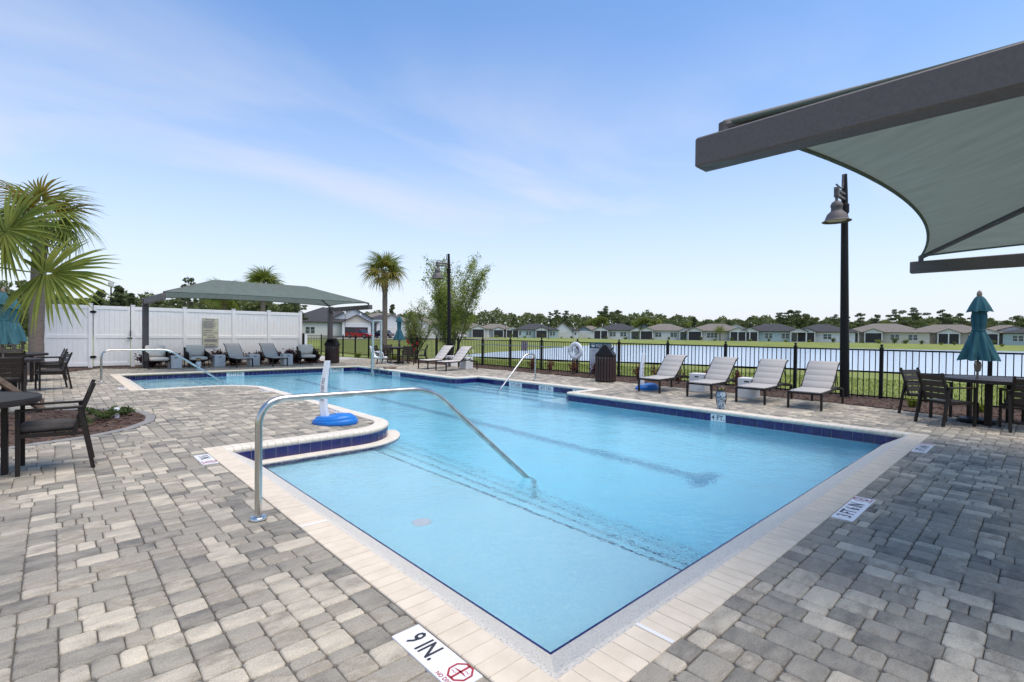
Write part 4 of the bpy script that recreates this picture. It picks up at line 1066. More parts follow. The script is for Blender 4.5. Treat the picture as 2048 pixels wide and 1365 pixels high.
# ------------------------------------------------------------------ shade canopies
def canopy(label, u0, u1, vend, vpost, z0, ground=0.0):
    """two cantilever beams along v at u0 and u1, hip cloth between"""
    r = thing('shade_canopy', label, 'canopy', (0, 0, 0), 0, 'green hip shade canopies')
    bh, bw = 0.19, 0.15
    sg = 1 if vpost > vend else -1
    for u in (u0, u1):
        MB().bbox(u-0.1, u+0.1, vpost-0.1, vpost+0.1, ground, z0+0.22, 0.012).build('post', M_BRONZE, r)
        MB().bbox(u-bw/2, u+bw/2, min(vend, vpost-sg*0.102), max(vend, vpost-sg*0.102), z0, z0+bh, 0.012).build('beam', M_BRONZE, r)
        for s in (-1, 1):
            MB().bbox(u-0.13, u+0.13, vpost-sg*0.10-0.018, vpost-sg*0.10+0.018, z0-0.05+s*0.0, z0+bh+0.05, 0.004).build('flange', M_BRONZE, r) if s > 0 else None
            for zz in (z0-0.02, z0+bh+0.02): MB().lathe([(0.018, 0), (0.018, 0.03), (0.0, 0.032)], 8, M=T(u+s*0.105, vpost-sg*0.12, zz) @ Matrix.Rotation(sg*math.pi/2, 4, 'X')).build('bolt', M_STEEL, r)
    pz = z0+bh; cz = pz+0.085
    cor = [Vector((u0+0.04, vend+sg*0.14, cz)), Vector((u1-0.04, vend+sg*0.14, cz)), Vector((u1-0.04, vpost-sg*0.02, cz)), Vector((u0+0.04, vpost-sg*0.02, cz))]
    for c in cor: MB().tube([(c.x, c.y, pz-0.01 if abs(c.y-vpost) > 0.5 else z0+0.2), (c.x, c.y, cz)], 0.035, 10).build('corner_peg', M_BRONZE, r)
    vm = (cor[0].y+cor[2].y)/2; rz_ = cz+0.70; in_ = 1.92
    rd = [Vector((u0+in_, vm, rz_)), Vector((u1-in_, vm, rz_))]
    for c, t in ((cor[0], rd[0]), (cor[3], rd[0]), (cor[1], rd[1]), (cor[2], rd[1])):
        MB().tube([c-Vector((0, 0, 0.02)), t-Vector((0, 0, 0.05))], 0.038, 10).build('hip_rafter', M_BRONZE, r)
    MB().tube([rd[0]-Vector((0, 0, 0.05)), rd[1]-Vector((0, 0, 0.05))], 0.038, 10).build('ridge_pole', M_BRONZE, r)
    cl = MB(); hem = MB()
    def panel(a, b, ta, tb, inward, sag):
        n_, m_ = 28, 12; g = []
        for j in range(m_+1):
            t = j/m_; row = []
            for i in range(n_+1):
                s_ = i/n_; e = a.lerp(b, s_)+inward*(sag*4*s_*(1-s_))*1.0; e.z += 0.10*4*s_*(1-s_)*sag/0.4*0.6
                top = ta.lerp(tb, s_); p = e.lerp(top, t); p.z -= 0.10*math.sin(math.pi*t)*math.sin(math.pi*s_)
                row.append(p)
            g.append(row)
        vs = [p for row in g for p in row]; fs = [(j*(n_+1)+i, j*(n_+1)+i+1, (j+1)*(n_+1)+i+1, (j+1)*(n_+1)+i) for j in range(m_) for i in range(n_)]
        cl.add(vs, fs); hem.tube([Vector((p.x, p.y, p.z-0.004)) for p in g[0]], 0.016, 8)
    yi = Vector((0, sg, 0)); xi = Vector((1, 0, 0))
    panel(cor[0], cor[1], rd[0], rd[1], yi, 0.42)
    panel(cor[2], cor[3], rd[1], rd[0], -yi, 0.42)
    panel(cor[3], cor[0], rd[0], rd[0], xi, 0.22)
    panel(cor[1], cor[2], rd[1], rd[1], -xi, 0.22)
    shade_auto(cl.build('shade_cloth', M_FABRIC, r), 80); shade_auto(hem.build('cable_hem', M_FABRIC, r), 60)
    return r
canopy('green shade canopy over the armchairs in front of the white fence', 2.67, 10.03, 19.75, 24.0, 2.50)
canopy('green shade canopy reaching overhead on dark bronze beams beside the tables', 3.10, 10.46, 1.56, -2.8, 2.585)

# ------------------------------------------------------------------ street lamps
def lamp(label, loc, lean=(0, 0), H=5.45):
    r = thing('lamp_post', label, 'lamp post', loc, 0, 'black bell lamp posts'); r.rotation_euler = (lean[0], lean[1], 0)
    P = MB(); P.lathe([(0.13, 0.0), (0.13, 0.03), (0.105, 0.05), (0.10, 1.2), (0.072, H-0.55), (0.055, H)], 20); shade_auto(P.build('pole', M_BLACK, r), 40)
    for z in (H-0.50, H-0.62): MB().bbox(-0.74, 0.02, -0.035, 0.035, z-0.032, z+0.032, 0.006).build('arm_bar', M_BRONZE, r)
    MB().bbox(-0.72, -0.64, -0.05, 0.05, H-0.68, H-0.44, 0.006).build('arm_clamp', M_BRONZE, r)
    MB().tube([(-0.03, 0.0, H-0.02), (-0.12, 0, H-0.05), (-0.125, 0, H-0.25), (-0.18, 0, H-0.37), (-0.35, 0, H-0.40), (-0.70, 0, H-0.38)], 0.02, 8).build('scroll_brace', M_BRONZE, r)
    MB().lathe([(0.10, H-0.95), (0.10, H-0.75), (0.09, H-0.73)], 16).build('collar', M_BLACK, r)
    b = MB(); b.lathe([(0.03, H-0.68), (0.035, H-0.76), (0.10, H-0.80), (0.125, H-0.86), (0.13, H-0.90), (0.115, H-0.92), (0.118, H-1.0), (0.20, H-1.08), (0.235, H-1.17), (0.25, H-1.215), (0.31, H-1.25), (0.30, H-1.262), (0.23, H-1.21), (0.10, H-1.05)], 28, cx=-0.68, cap=False)
    bo = shade_auto(b.build('bell_shade', M_BRONZE, r), 40)
    MB().lathe([(0.22, H-1.20), (0.2, H-1.23), (0.0, H-1.24)], 24, cx=-0.68, cap=False).build('lens', M_CUSH, bo)
    return r
lamp('tall black bell lamp post standing behind the loungers at the dining end', (14.49, 3.40, 0), (-0.012, -0.024), 5.55)
lamp('tall black bell lamp post beside the young leafy tree', (14.5, 20.2, 0), (-0.008, -0.015), 5.45)

# ------------------------------------------------------------------ black picket fence
fen = thing('picket_fence', 'black aluminium picket fence between the pool deck and the lake', 'fence')
FV0, FV1, FS, FU = -5.0, 38.0, 1.932, 15.0
posts = []; v = 2.76-4*FS
while v < 39: posts.append(v); v += FS
pm = MB(); pm.box(-0.038, 0.038, -0.038, 0.038, -0.3, 1.27); pm.lathe([(0.044, 1.27), (0.044, 1.285), (0.02, 1.29), (0.016, 1.30), (0.034, 1.32), (0.036, 1.335), (0.03, 1.352), (0.0, 1.362)], 10, cap=False)
pme = pm.mesh('post', M_BLACK)
pk = MB().box(-0.009, 0.009, -0.009, 0.009, -0.05, 1.2).mesh('picket', M_BLACK)
cnt = 0; pr_rest = MB()
for i, pv in enumerate(posts):
    inst(pme, 'post', fen, (FU, pv, 0))
    if i < len(posts)-1:
        MB().box(FU-0.018, FU+0.018, pv+0.038, pv+FS-0.038, 1.195, 1.232).build('top_rail', M_BLACK, fen)
        MB().box(FU-0.014, FU+0.014, pv+0.038, pv+FS-0.038, 0.04, 0.075).build('bottom_rail', M_BLACK, fen)
        for k in range(1, 16):
            y = pv+FS*k/16
            if y > -0.4 and cnt < 295: inst(pk, 'picket', fen, (FU, y, 0)); cnt += 1
            else: pr_rest.box(FU-0.009, FU+0.009, y-0.009, y+0.009, -0.05, 1.2)
pr_rest.build('outlying_pickets', M_BLACK, fen, kind='stuff')
fe2 = thing('picket_fence', 'black picket fence return meeting the far end of the lake fence', 'fence')
vend = posts[-1]
for k in range(3):
    x = FU-FS*(k+1); inst(pme, 'post', fe2, (x, vend, 0))
    MB().box(x+0.038, x+FS-0.038, vend-0.018, vend+0.018, 1.195, 1.232).build('top_rail', M_BLACK, fe2)
    for q in range(1, 16): inst(pk, 'picket', fe2, (x+FS*q/16, vend, 0))
fe3 = thing('picket_fence', 'black picket fence section behind the palm trunk and left umbrellas', 'fence')
for k in range(4):
    x = -0.55-FS*k; inst(pme, 'post', fe3, (x, 26.4, 0))
    MB().box(x-FS+0.038, x-0.038, 26.38, 26.42, 1.195, 1.232).build('top_rail', M_BLACK, fe3)
    for q in range(1, 16): inst(pk, 'picket', fe3, (x-FS*q/16, 26.4, 0))
# gate post with white control box at the fence end
r = thing('gate_pedestal', 'black gate post with white control box near the litter bin', 'gate post', (10.75, 29.5, 0), 0.6)
MB().bbox(-0.16, 0.0, -0.1, 0.1, 0, 1.42, 0.05).build('post', M_BLACK, r); MB().bbox(0.01, 0.24, -0.08, 0.08, 0.12, 1.34, 0.01).build('control_box', M_WHITEP, r)

# things on the fence
r = thing('life_ring', 'white life ring hanging on the black fence', 'life ring', (14.86, 12.40, 0.89), 0)
t_ = MB(); n_ = 32
t_.rings([[(0.075*0.7*math.cos(b), (0.262+0.085*math.sin(b))*math.cos(a), (0.262+0.085*math.sin(b))*math.sin(a)) for b in [2*math.pi*j/12 for j in range(12)]] for a in [2*math.pi*i/n_ for i in range(n_+1)]], cap=False)
shade_auto(t_.build('ring', M_WHITEP, r), 60)
for k in range(4):
    a = k*math.pi/2+math.pi/4*0
    b_ = MB(); b_.rings([[(0.062*math.cos(b), (0.262+0.092*math.sin(b))*math.cos(a+d), (0.262+0.092*math.sin(b))*math.sin(a+d)) for b in [2*math.pi*j/12 for j in range(12)]] for d in (-0.12, 0.12)], cap=False)
    b_.build('band', M_SIGNW, r)
rp = MB(); pts = [(0.02+random.uniform(-.02, .03), 0.12*math.sin(k*1.3)*random.uniform(.5, 1), -0.02+0.15*math.cos(k*1.1)*random.uniform(.6, 1)) for k in range(26)]
rp.tube(pts, 0.012, 6); rp.build('rope', M_SIGNW, r); MB().tube([(0.0, 0, 0.26), (0, 0, 0.40)], 0.014, 6).build('hook', M_STEEL, r)
hk = thing('rescue_pole', 'thin pale rescue pole hung along the black fence', 'pole', (14.88, 15.7, 1.0), 0)
MB().tube([(0, -2.62, 0), (0, 2.62, 0.01)], 0.017, 8).build('shaft', M_STEEL, hk)
MB().tube([(0, 2.6, 0.01), (0, 2.95, -0.05), (0, 3.15, -0.25), (0, 3.05, -0.45), (0, 2.8, -0.42)], 0.011, 8).build('crook', M_STEEL, hk)
# pool rules sign on the fence
r = thing('rules_sign', 'teal and white POOL RULES sign behind the litter bin', 'sign', (14.93, 11.26, 0), 0)
MB().bbox(-0.006, 0.006, -0.5, 0.5, 0.06, 1.22, 0.002).build('board', M_SIGNW, r)
MB().box(-0.0085, -0.006, -0.5, 0.5, 1.005, 1.22).build('header', M_SIGNT, r)
MB().box(-0.0085, -0.006, -0.5, 0.5, 0.06, 0.10).build('footer', M_SIGNT, r)
for s in (-1, 1): MB().box(-0.0085, -0.006, s*0.485-0.015, s*0.485+0.015, 0.10, 1.005).build('border', M_SIGNT, r)
SG = lambda y, z: Matrix(((0, 0, -1, -0.0105), (-1, 0, 0, y), (0, 1, 0, z), (0, 0, 0, 1)))
tm = text_mesh('POOL RULES', 0.15, 0.78, 0.006); put(tm, SG(-0.13, 1.105)); tm.build('lettering', M_SIGNW, r)
em = MB()
em.add([(-0.10, 0.03, 0), (0.10, 0.03, 0), (0.06, -0.03, 0), (0.0, -0.05, 0), (-0.06, -0.03, 0)], [(0, 4, 3, 2, 1)]); em.add([(-0.09, 0.075, 0), (0.09, 0.075, 0), (0.09, 0.062, 0), (-0.09, 0.062, 0)], [(0, 3, 2, 1)]); put(em, SG(0.34, 1.10)); em.build('emblem', M_SIGNW, r)
pr2 = MB(); random.seed(3)
for k in range(15):
    z = 0.96-k*0.047; y0 = 0.43; y1 = y0-random.uniform(0.45, 0.84); pr2.add([(y0*-1, 0, 0), (-y1, 0, 0), (-y1, 0.016, 0), (-y0, 0.016, 0)], [(0, 1, 2, 3)]); 
    for q in range(4): pr2.v[-1-q] = (pr2.v[-1-q][0], pr2.v[-1-q][1]+z, 0)
put(pr2, SG(0, 0)); pr2.build('fine_print', M_GREYINK, r, kind='stuff')
tm = text_mesh('NO', 0.13, 0.8, 0.006); put(tm, SG(0.33, 0.18)); tm.build('warning_lettering', M_GREYINK, r)
r = thing('fence_sign', 'small white notice on the lake side of the black fence', 'sign', (15.06, 15.45, 0), 0)
MB().box(-0.005, 0.005, -0.2, 0.2, 0.78, 1.19).build('board', M_SIGNW, r)
pr3 = MB()
for k in range(6): pr3.add([(-0.0065, -0.15, 1.12-k*0.055), (-0.0065, 0.15, 1.12-k*0.055), (-0.0065, 0.15, 1.14-k*0.055), (-0.0065, -0.15, 1.14-k*0.055)], [(0, 3, 2, 1)])
pr3.build('fine_print', M_RED, r, kind='stuff')

# ------------------------------------------------------------------ white vinyl fence and gate
wf = thing('vinyl_fence', 'tall white vinyl privacy fence behind the canopy', 'fence')
WV = 25.3; WH = 2.44
PU = [-0.25, 1.08, 2.40, 4.19, 6.07, 7.59, 9.06]
wp = MB(); wp.bbox(-0.065, 0.065, -0.065, 0.065, -0.2, WH+0.04, 0.006); wp.box(-0.075, 0.075, -0.075, 0.075, WH+0.04, WH+0.065); wpm = wp.mesh('post', M_VINYL)
for u in PU: inst(wpm, 'post', wf, (u, WV, 0))
def vinyl_panel(parent, u0, u1):
    L = u1-u0; n_ = max(3, round(L/0.152)); w_ = L/n_
    for z0, z1, nm in ((WH-0.15, WH-0.01, 'top_rail'), (1.15, 1.29, 'middle_rail'), (0.06, 0.20, 'bottom_rail')):
        MB().bbox(u0, u1, WV-0.03, WV+0.03, z0, z1, 0.004).build(nm, M_VINYL, parent)
    b1 = MB().bbox(-w_/2+0.0015, w_/2-0.0015, -0.011, 0.011, 0.19, 1.16, 0.004).mesh('board', M_VINYL); b2 = MB().bbox(-w_/2+0.0015, w_/2-0.0015, -0.011, 0.011, 1.28, WH-0.14, 0.004).mesh('board', M_VINYL)
    for k in range(n_):
        inst(b1, 'board', parent, (u0+(k+0.5)*w_, WV, 0)); inst(b2, 'board', parent, (u0+(k+0.5)*w_, WV, 0))
for a, b in ((0, 1), (2, 3), (3, 4), (4, 5), (5, 6)): vinyl_panel(wf, PU[a]+0.065, PU[b]-0.065)
# a short return going back from the fence end
for k in range(10): MB().bbox(9.06-0.011, 9.06+0.011, WV+0.08+k*0.16, WV+0.08+k*0.16+0.157, 0.1, WH-0.02, 0.003).build('return_board', M_VINYL, wf)
gt_ = thing('fence_gate', 'white vinyl gate with black hinges and latch', 'gate')
vinyl_panel(gt_, PU[1]+0.10, PU[2]-0.10)
for u in (PU[1]+0.125, PU[2]-0.125): MB().bbox(u-0.03, u+0.03, WV-0.04, WV+0.04, 0.05, WH-0.005, 0.004).build('stile', M_VINYL, gt_)
for z in (0.42, 2.18):
    hb = MB(); hb.lathe([(0.055, 0), (0.05, 0.02), (0.0, 0.024)], 16, M=T(PU[1]+0.083, WV-0.07, z) @ Matrix.Scale(1.9, 4, (1, 0, 0)) @ Matrix.Rotation(math.pi/2, 4, 'X')); hb.build('hinge', M_BLACK, gt_)
MB().bbox(PU[2]-0.19, PU[2]-0.02, WV-0.11, WV-0.06, 1.14, 1.18, 0.006).build('latch', M_BLACK, gt_); MB().bbox(PU[2]-0.10, PU[2]-0.07, WV-0.1, WV-0.06, 1.24, 1.48, 0.006).build('handle', M_BLACK, gt_)
# painted rules board on the fence
r = thing('rules_board', 'yellowed notice board with navy lettering on the white fence', 'sign', (5.14, WV-0.045, 0), 0)
MB().bbox(-0.31, 0.31, -0.012, 0.006, 0.79, 2.04, 0.003).build('board', M_SIGNY, r)
bd = MB()
for x0, x1, z0, z1 in ((-0.305, 0.305, 2.025, 2.035), (-0.305, 0.305, 0.795, 0.805), (-0.305, -0.297, 0.8, 2.03), (0.297, 0.305, 0.8, 2.03), (-0.3, 0.3, 0.985, 0.992), (-0.3, 0.3, 1.12, 1.127)): bd.box(x0, x1, -0.0145, -0.012, z0, z1)
bd.build('border', M_NAVY, r)
WB = lambda x, z: Matrix(((1, 0, 0, x), (0, 0, -1, -0.0145), (0, 1, 0, z), (0, 0, 0, 1)))
for s_, x, z, sz, al in (('POOL RULES', 0, 1.98, 0.085, 'CENTER'), ('WARNING:', -0.28, 1.50, 0.10, 'LEFT'), ('DROP OFF AT 6 IN', -0.28, 1.40, 0.085, 'LEFT'), ('SHELF. EDGE IS', -0.28, 1.30, 0.085, 'LEFT'), ('4 FEET DEEP', -0.15, 1.20, 0.085, 'LEFT'), ('NO DIVING', 0, 0.87, 0.105, 'CENTER')):
    tm = text_mesh(s_, sz, 0.76, 0.012, al); put(tm, WB(x, z)); tm.build('lettering', M_NAVY, r)
fp = MB(); random.seed(9)
for k in range(12):
    z = 1.91-k*0.028; fp.box(-0.28, -0.28+random.uniform(0.35, 0.56), -0.0145, -0.0125, z, z+0.011)
for k in range(3): fp.box(-0.25, 0.26, -0.0145, -0.0125, 1.09-k*0.036, 1.106-k*0.036)
fp.build('fine_print', M_NAVY, r, kind='stuff')
# ------------------------------------------------------------------ terrain and lake
LAKE = [(46, -40), (40.5, -6), (39.4, 0.8), (38.2, 3.75), (37.2, 8.46), (35, 13.75), (33.3, 20.4), (30.5, 25.2), (28.9, 30.35), (28.0, 33.8), (27.1, 35.3), (26.6, 37.5), (28.2, 39.8), (32.5, 42.3), (37.2, 44.9), (44.3, 47.5), (54.4, 52.8), (68, 61), (83.2, 66.2), (100.5, 61.8), (113.4, 44.7), (122.4, 27.9), (130.5, 13), (136.4, 2.9), (150, -40)]
LZ = -0.6
def level(x, y):
    d = math.hypot(x-7, y-12)
    return -0.03 + 0.36*sm(38, 95, d) + 2.2*sm(160, 400, d)
def terr(x, y):
    d = dist_poly(x, y, LAKE)
    if inpoly(x, y, LAKE): return LZ-min(0.9, 0.25*d)-0.02
    lv = level(x, y); k = sm(0, 19, d)
    return LZ + (lv-LZ)*(0.35*min(1, d/19)+0.65*k) + 0.03*math.sin(x*0.9)*math.sin(y*0.7)*sm(1, 4, d)*sm(16, 22, math.hypot(x-7, y-12)*1.0)
HU0, HU1, HV0, HV1 = -7.5, 13.0, -4.8, 20.9
def lines(a, b, hole):
    L = []; x = a
    while x < b:
        L.append(x); d = max(0, abs(x-22)-32)
        x += 1.6 + d*0.09
    L.append(b); L = sorted(set(L+list(hole))); return [q for i, q in enumerate(L) if i == 0 or q-L[i-1] > 0.05 or q in hole]
xs = lines(-420, 520, (HU0, HU1)); ys = lines(-160, 640, (HV0, HV1))
tm = MB(); idx = {}
for j, y in enumerate(ys):
    for i, x in enumerate(xs):
        idx[i, j] = len(tm.v); z = terr(x, y)
        if -8 < x < 13.45 and -5.2 < y < 26: z = -0.06
        tm.v.append((x, y, z))
for j in range(len(ys)-1):
    for i in range(len(xs)-1):
        cx, cy = (xs[i]+xs[i+1])/2, (ys[j]+ys[j+1])/2
        if HU0 < cx < HU1 and HV0 < cy < HV1: continue
        tm.f.append((idx[i, j], idx[i+1, j], idx[i+1, j+1], idx[i, j+1]))
M_LAWN = mat('lawn', (0.215, 0.245, 0.042), 0.95, col2=(0.15, 0.185, 0.032), scale=0.35, bump=0.6, bscale=25, detail=8)
lawn = tm.build('lawn', M_LAWN, smooth=True); struct(lawn, 'mown yellow-green lawn sloping to the lake')
lk = bpy.data.materials.new('lake_water'); lk.use_nodes = True; b = lk.node_tree.nodes['Principled BSDF']; n = lk.node_tree.nodes; l = lk.node_tree.links
b.inputs['Base Color'].default_value = (0.80, 0.90, 1.0, 1); b.inputs['Metallic'].default_value = 0.8; b.inputs['Roughness'].default_value = 0.2; b.inputs['IOR'].default_value = 1.33
geo = n.new('ShaderNodeNewGeometry'); mp = n.new('ShaderNodeMapping'); mp.inputs['Scale'].default_value = (1.0, 1.0, 1); l.new(geo.outputs['Position'], mp.inputs[0])
no = n.new('ShaderNodeTexNoise'); no.inputs['Scale'].default_value = 1.6; no.inputs['Detail'].default_value = 4; l.new(mp.outputs[0], no.inputs['Vector'])
bp = n.new('ShaderNodeBump'); bp.inputs['Strength'].default_value = 0.22; bp.inputs['Distance'].default_value = 0.12; l.new(no.outputs['Fac'], bp.inputs['Height']); l.new(bp.outputs[0], b.inputs['Normal'])
lake = MB(); lake.poly(offset(LAKE, 1.5), LZ); struct(lake.build('lake', lk), 'calm pale blue lake beyond the black fence')
# paths and street
M_CONC = mat('concrete_path', (0.52, 0.49, 0.44), 0.85, col2=(0.45, 0.42, 0.38), scale=2, bump=0.2, bscale=40)
M_ASPH = mat('asphalt', (0.16, 0.155, 0.15), 0.9, scale=3)
struct(MB().prism([(10.45, 24.1), (13.4, 26.5), (12.9, 29.5), (11.2, 36.5), (9.9, 36.5), (9.5, 27)], -0.08, -0.004).build('path', M_CONC), 'pale concrete path beside the litter bin')
def ribbon(pts, w_, dz):
    mb = MB(); R_ = []
    for i, p in enumerate(pts):
        t = (pts[min(i+1, len(pts)-1)]-pts[max(i-1, 0)]).normalized(); nr = Vector((t.y, -t.x, 0))*w_/2
        a, c = p+nr, p-nr; R_.append([(a.x, a.y, terr(a.x, a.y)+dz), (c.x, c.y, terr(c.x, c.y)+dz)])
    mb.rings(R_, closed=False, cap=False); mb.f = [f[::-1] for f in mb.f]; return mb
def along(pxs, D0, D1, n_=14): return [pol(pxs[0]+(pxs[1]-pxs[0])*i/(n_-1), D0+(D1-D0)*i/(n_-1)) for i in range(n_)]
struct(ribbon(along((480, 990), 78, 112), 7, 0.06).build('street', M_ASPH), 'street in front of the near houses')
struct(ribbon(along((480, 1000), 72, 105), 1.6, 0.07).build('pavement', M_CONC), 'pale pavement along the street')
for px, D in ((700, 92), (765, 95), (850, 98), (900, 101)):
    a = pol(px, D-4); c = pol(px+6, D+14); struct(ribbon([a.lerp(c, i/6) for i in range(7)], 5.0, 0.09).build('driveway', M_CONC), 'pale concrete driveway')

# ------------------------------------------------------------------ mulch beds
M_MULCH = mat('mulch', (0.105, 0.066, 0.046), 0.95, col2=(0.05, 0.03, 0.022), scale=22, bump=1.0, bscale=60, detail=6)
M_CHIP = mat('mulch_chip', (0.17, 0.098, 0.066), 0.9, col2=(0.06, 0.032, 0.022), scale=3)
def mulch(poly_, z, label, n_, hump=0.05, near=True):
    xs_ = [p[0] for p in poly_]; ys_ = [p[1] for p in poly_]
    base = MB(); st_ = 0.35; nx = int((max(xs_)-min(xs_))/st_)+2; ny = int((max(ys_)-min(ys_))/st_)+2
    base.poly(poly_, z)
    o = base.build('mulch_bed', M_MULCH); struct(o, label)
    ch = MB(); rn = random.Random(n_)
    k = 0; 
    while k < n_:
        x, y = rn.uniform(min(xs_), max(xs_)), rn.uniform(min(ys_), max(ys_))
        if not inpoly(x, y, poly_): k += 0.3; continue
        k += 1
        M = T(x, y, z+rn.uniform(0.0, 0.022)) @ rotz(rn.uniform(0, 6.3)) @ Matrix.Rotation(rn.uniform(-.5, .5), 4, 'X') @ Matrix.Rotation(rn.uniform(-.35, .35), 4, 'Y')
        a, w_ = rn.uniform(0.02, 0.055), rn.uniform(0.006, 0.014)
        ch.add([M @ Vector(p) for p in ((-a, -w_, 0), (a, -w_*0.6, 0), (a*0.9, w_, 0.004), (-a*0.9, w_*0.8, 0.006), (0, 0, 0.012))], [(0, 1, 4), (1, 2, 4), (2, 3, 4), (3, 0, 4)])
    ch.build('chips', M_CHIP, o, kind='stuff')
mulch([p for p in BEDP], -0.004, 'brown bark mulch in the kerbed bed by the left table', 5200)
RD = [p for p in DECK if p[0] > 11.5]
mulch([(p[0]+0.01, p[1]) for p in RD[:-2]]+[(13.46, 26.5), (14.2, 26.5), (15.35, 24), (15.35, -5)], 0.012, 'brown bark mulch strip along the black fence', 9000)
mulch([(-8, 21.05), (-1.6, 21.45), (-0.2, 22.35), (0.6, 23.45), (1.25, 24.75), (2.2, 24.0), (9.0, 23.8), (10.25, 24.0), (10.3, 26.2), (-8, 26.2)], 0.0, 'brown bark mulch under the hedge and palm by the white fence', 5000)

# ------------------------------------------------------------------ grass blades outside the fence
def grass(name, region, n_, h0, h1, mat_, label):
    g = MB(); rn = random.Random(n_)
    for k in range(n_):
        x, y = region(rn)
        z = terr(x, y)-0.01; a = rn.uniform(0, 6.28); h = rn.uniform(h0, h1); w_ = rn.uniform(0.006, 0.012)*(1+max(0, (x-15)/9)); dx_, dy_ = math.cos(a)*w_, math.sin(a)*w_; lx, ly = rn.uniform(-.6, .6)*h, rn.uniform(-.6, .6)*h
        g.add([(x-dx_, y-dy_, z), (x+dx_, y+dy_, z), (x+lx, y+ly, z+h)], [(0, 1, 2)])
    o = g.build(name, mat_); o['kind'] = 'stuff'; o['label'] = label; return o
M_GRASS = mat('grass_blade', (0.24, 0.285, 0.045), 0.8, col2=(0.155, 0.205, 0.032), scale=0.6, trans=0.35)
grass('grass', lambda r_: (15.3+10*r_.random()**1.6, r_.uniform(-2, 32)), 42000, 0.03, 0.075, M_GRASS, 'short mown grass beyond the black fence')
grass('grass', lambda r_: (r_.uniform(10.6, 15), r_.uniform(26.6, 37)), 9000, 0.03, 0.09, M_GRASS, 'short grass between the path and the fence')

# ------------------------------------------------------------------ foliage builders
def leafmat(name, a, b_, tr=0.35, scale=0.8): return mat(name, a, 0.7, col2=b_, scale=scale, trans=tr, spec=0.3)
M_BARK = mat('bark', (0.13, 0.11, 0.09), 0.9, col2=(0.08, 0.065, 0.055), scale=14, bump=0.6)
M_PTRUNK = mat('palm_trunk', (0.235, 0.19, 0.155), 0.95, col2=(0.15, 0.12, 0.10), scale=5, stretch=(1, 1, 9), bump=0.8, bscale=20)
M_BOOT = mat('palm_boot', (0.30, 0.26, 0.225), 0.9, col2=(0.17, 0.14, 0.115), scale=10, bump=0.4)
M_FROND = leafmat('palm_frond', (0.255, 0.285, 0.055), (0.15, 0.20, 0.04), 0.35, 3)
M_FRONDY = leafmat('sunburnt_frond', (0.36, 0.27, 0.05), (0.20, 0.20, 0.04), 0.3, 2.5)
M_FRONDB = leafmat('dry_frond', (0.30, 0.20, 0.09), (0.22, 0.155, 0.065), 0.25, 2.5)
def quadleaf(mb, p, s, rn, flat=0.0):
    a = Vector((rn.gauss(0, 1), rn.gauss(0, 1), rn.gauss(0, 1)*(1-flat))).normalized(); b_ = a.orthogonal().normalized(); c = a.cross(b_)
    th = rn.uniform(0, 6.28); d = b_*math.cos(th)+c*math.sin(th); e = a.cross(d)
    mb.add([p-d*s, p+e*s*0.42, p+d*s, p-e*s*0.42], [(0, 1, 2, 3)])
def fan_leaf(L, nb, spread, droop, pet, rn, wide=1.0):
    """costapalmate leaf: petiole along +x, blades fanned round the hub"""
    mb = MB(); mb.tube([(0, 0, 0), (pet*0.5, 0, pet*0.05), (pet, 0, 0)], [0.02, 0.014, 0.009], 5)
    for k in range(nb):
        a = math.radians(-spread+2*spread*k/(nb-1)+rn.uniform(-1.5, 1.5)); ln_ = L*(0.62+0.38*math.cos(a*0.5)**2)*rn.uniform(0.9, 1.06)
        d = Vector((math.cos(a), math.sin(a), 0)); s_ = Vector((-d.y, d.x, 0)); base = Vector((pet+0.25*L*max(0, math.cos(a))*0.5, 0, 0))
        dr = droop*rn.uniform(0.6, 1.5); up = rn.uniform(-0.05, 0.10)*L
        R_ = []
        for t in (0.02, 0.25, 0.5, 0.75, 1.0):
            w_ = (0.006+0.020*math.sin(math.pi*min(1, t*0.85+0.12)))*wide*(1-t**5)*L/0.9
            p = base+d*ln_*t; p.z += up*t-dr*ln_*(t**2.4)+0.06*L*math.cos(a*1.0)*t*0.0; 
            R_.append((p-s_*w_, p+Vector((0, 0, -0.55*w_)), p+s_*w_))
        vs = [q for r_ in R_ for q in r_]; fs = []
        for j in range(4): fs += [(j*3, j*3+1, j*3+4, j*3+3), (j*3+1, j*3+2, j*3+5, j*3+4)]
        mb.add(vs, fs)
    return mb
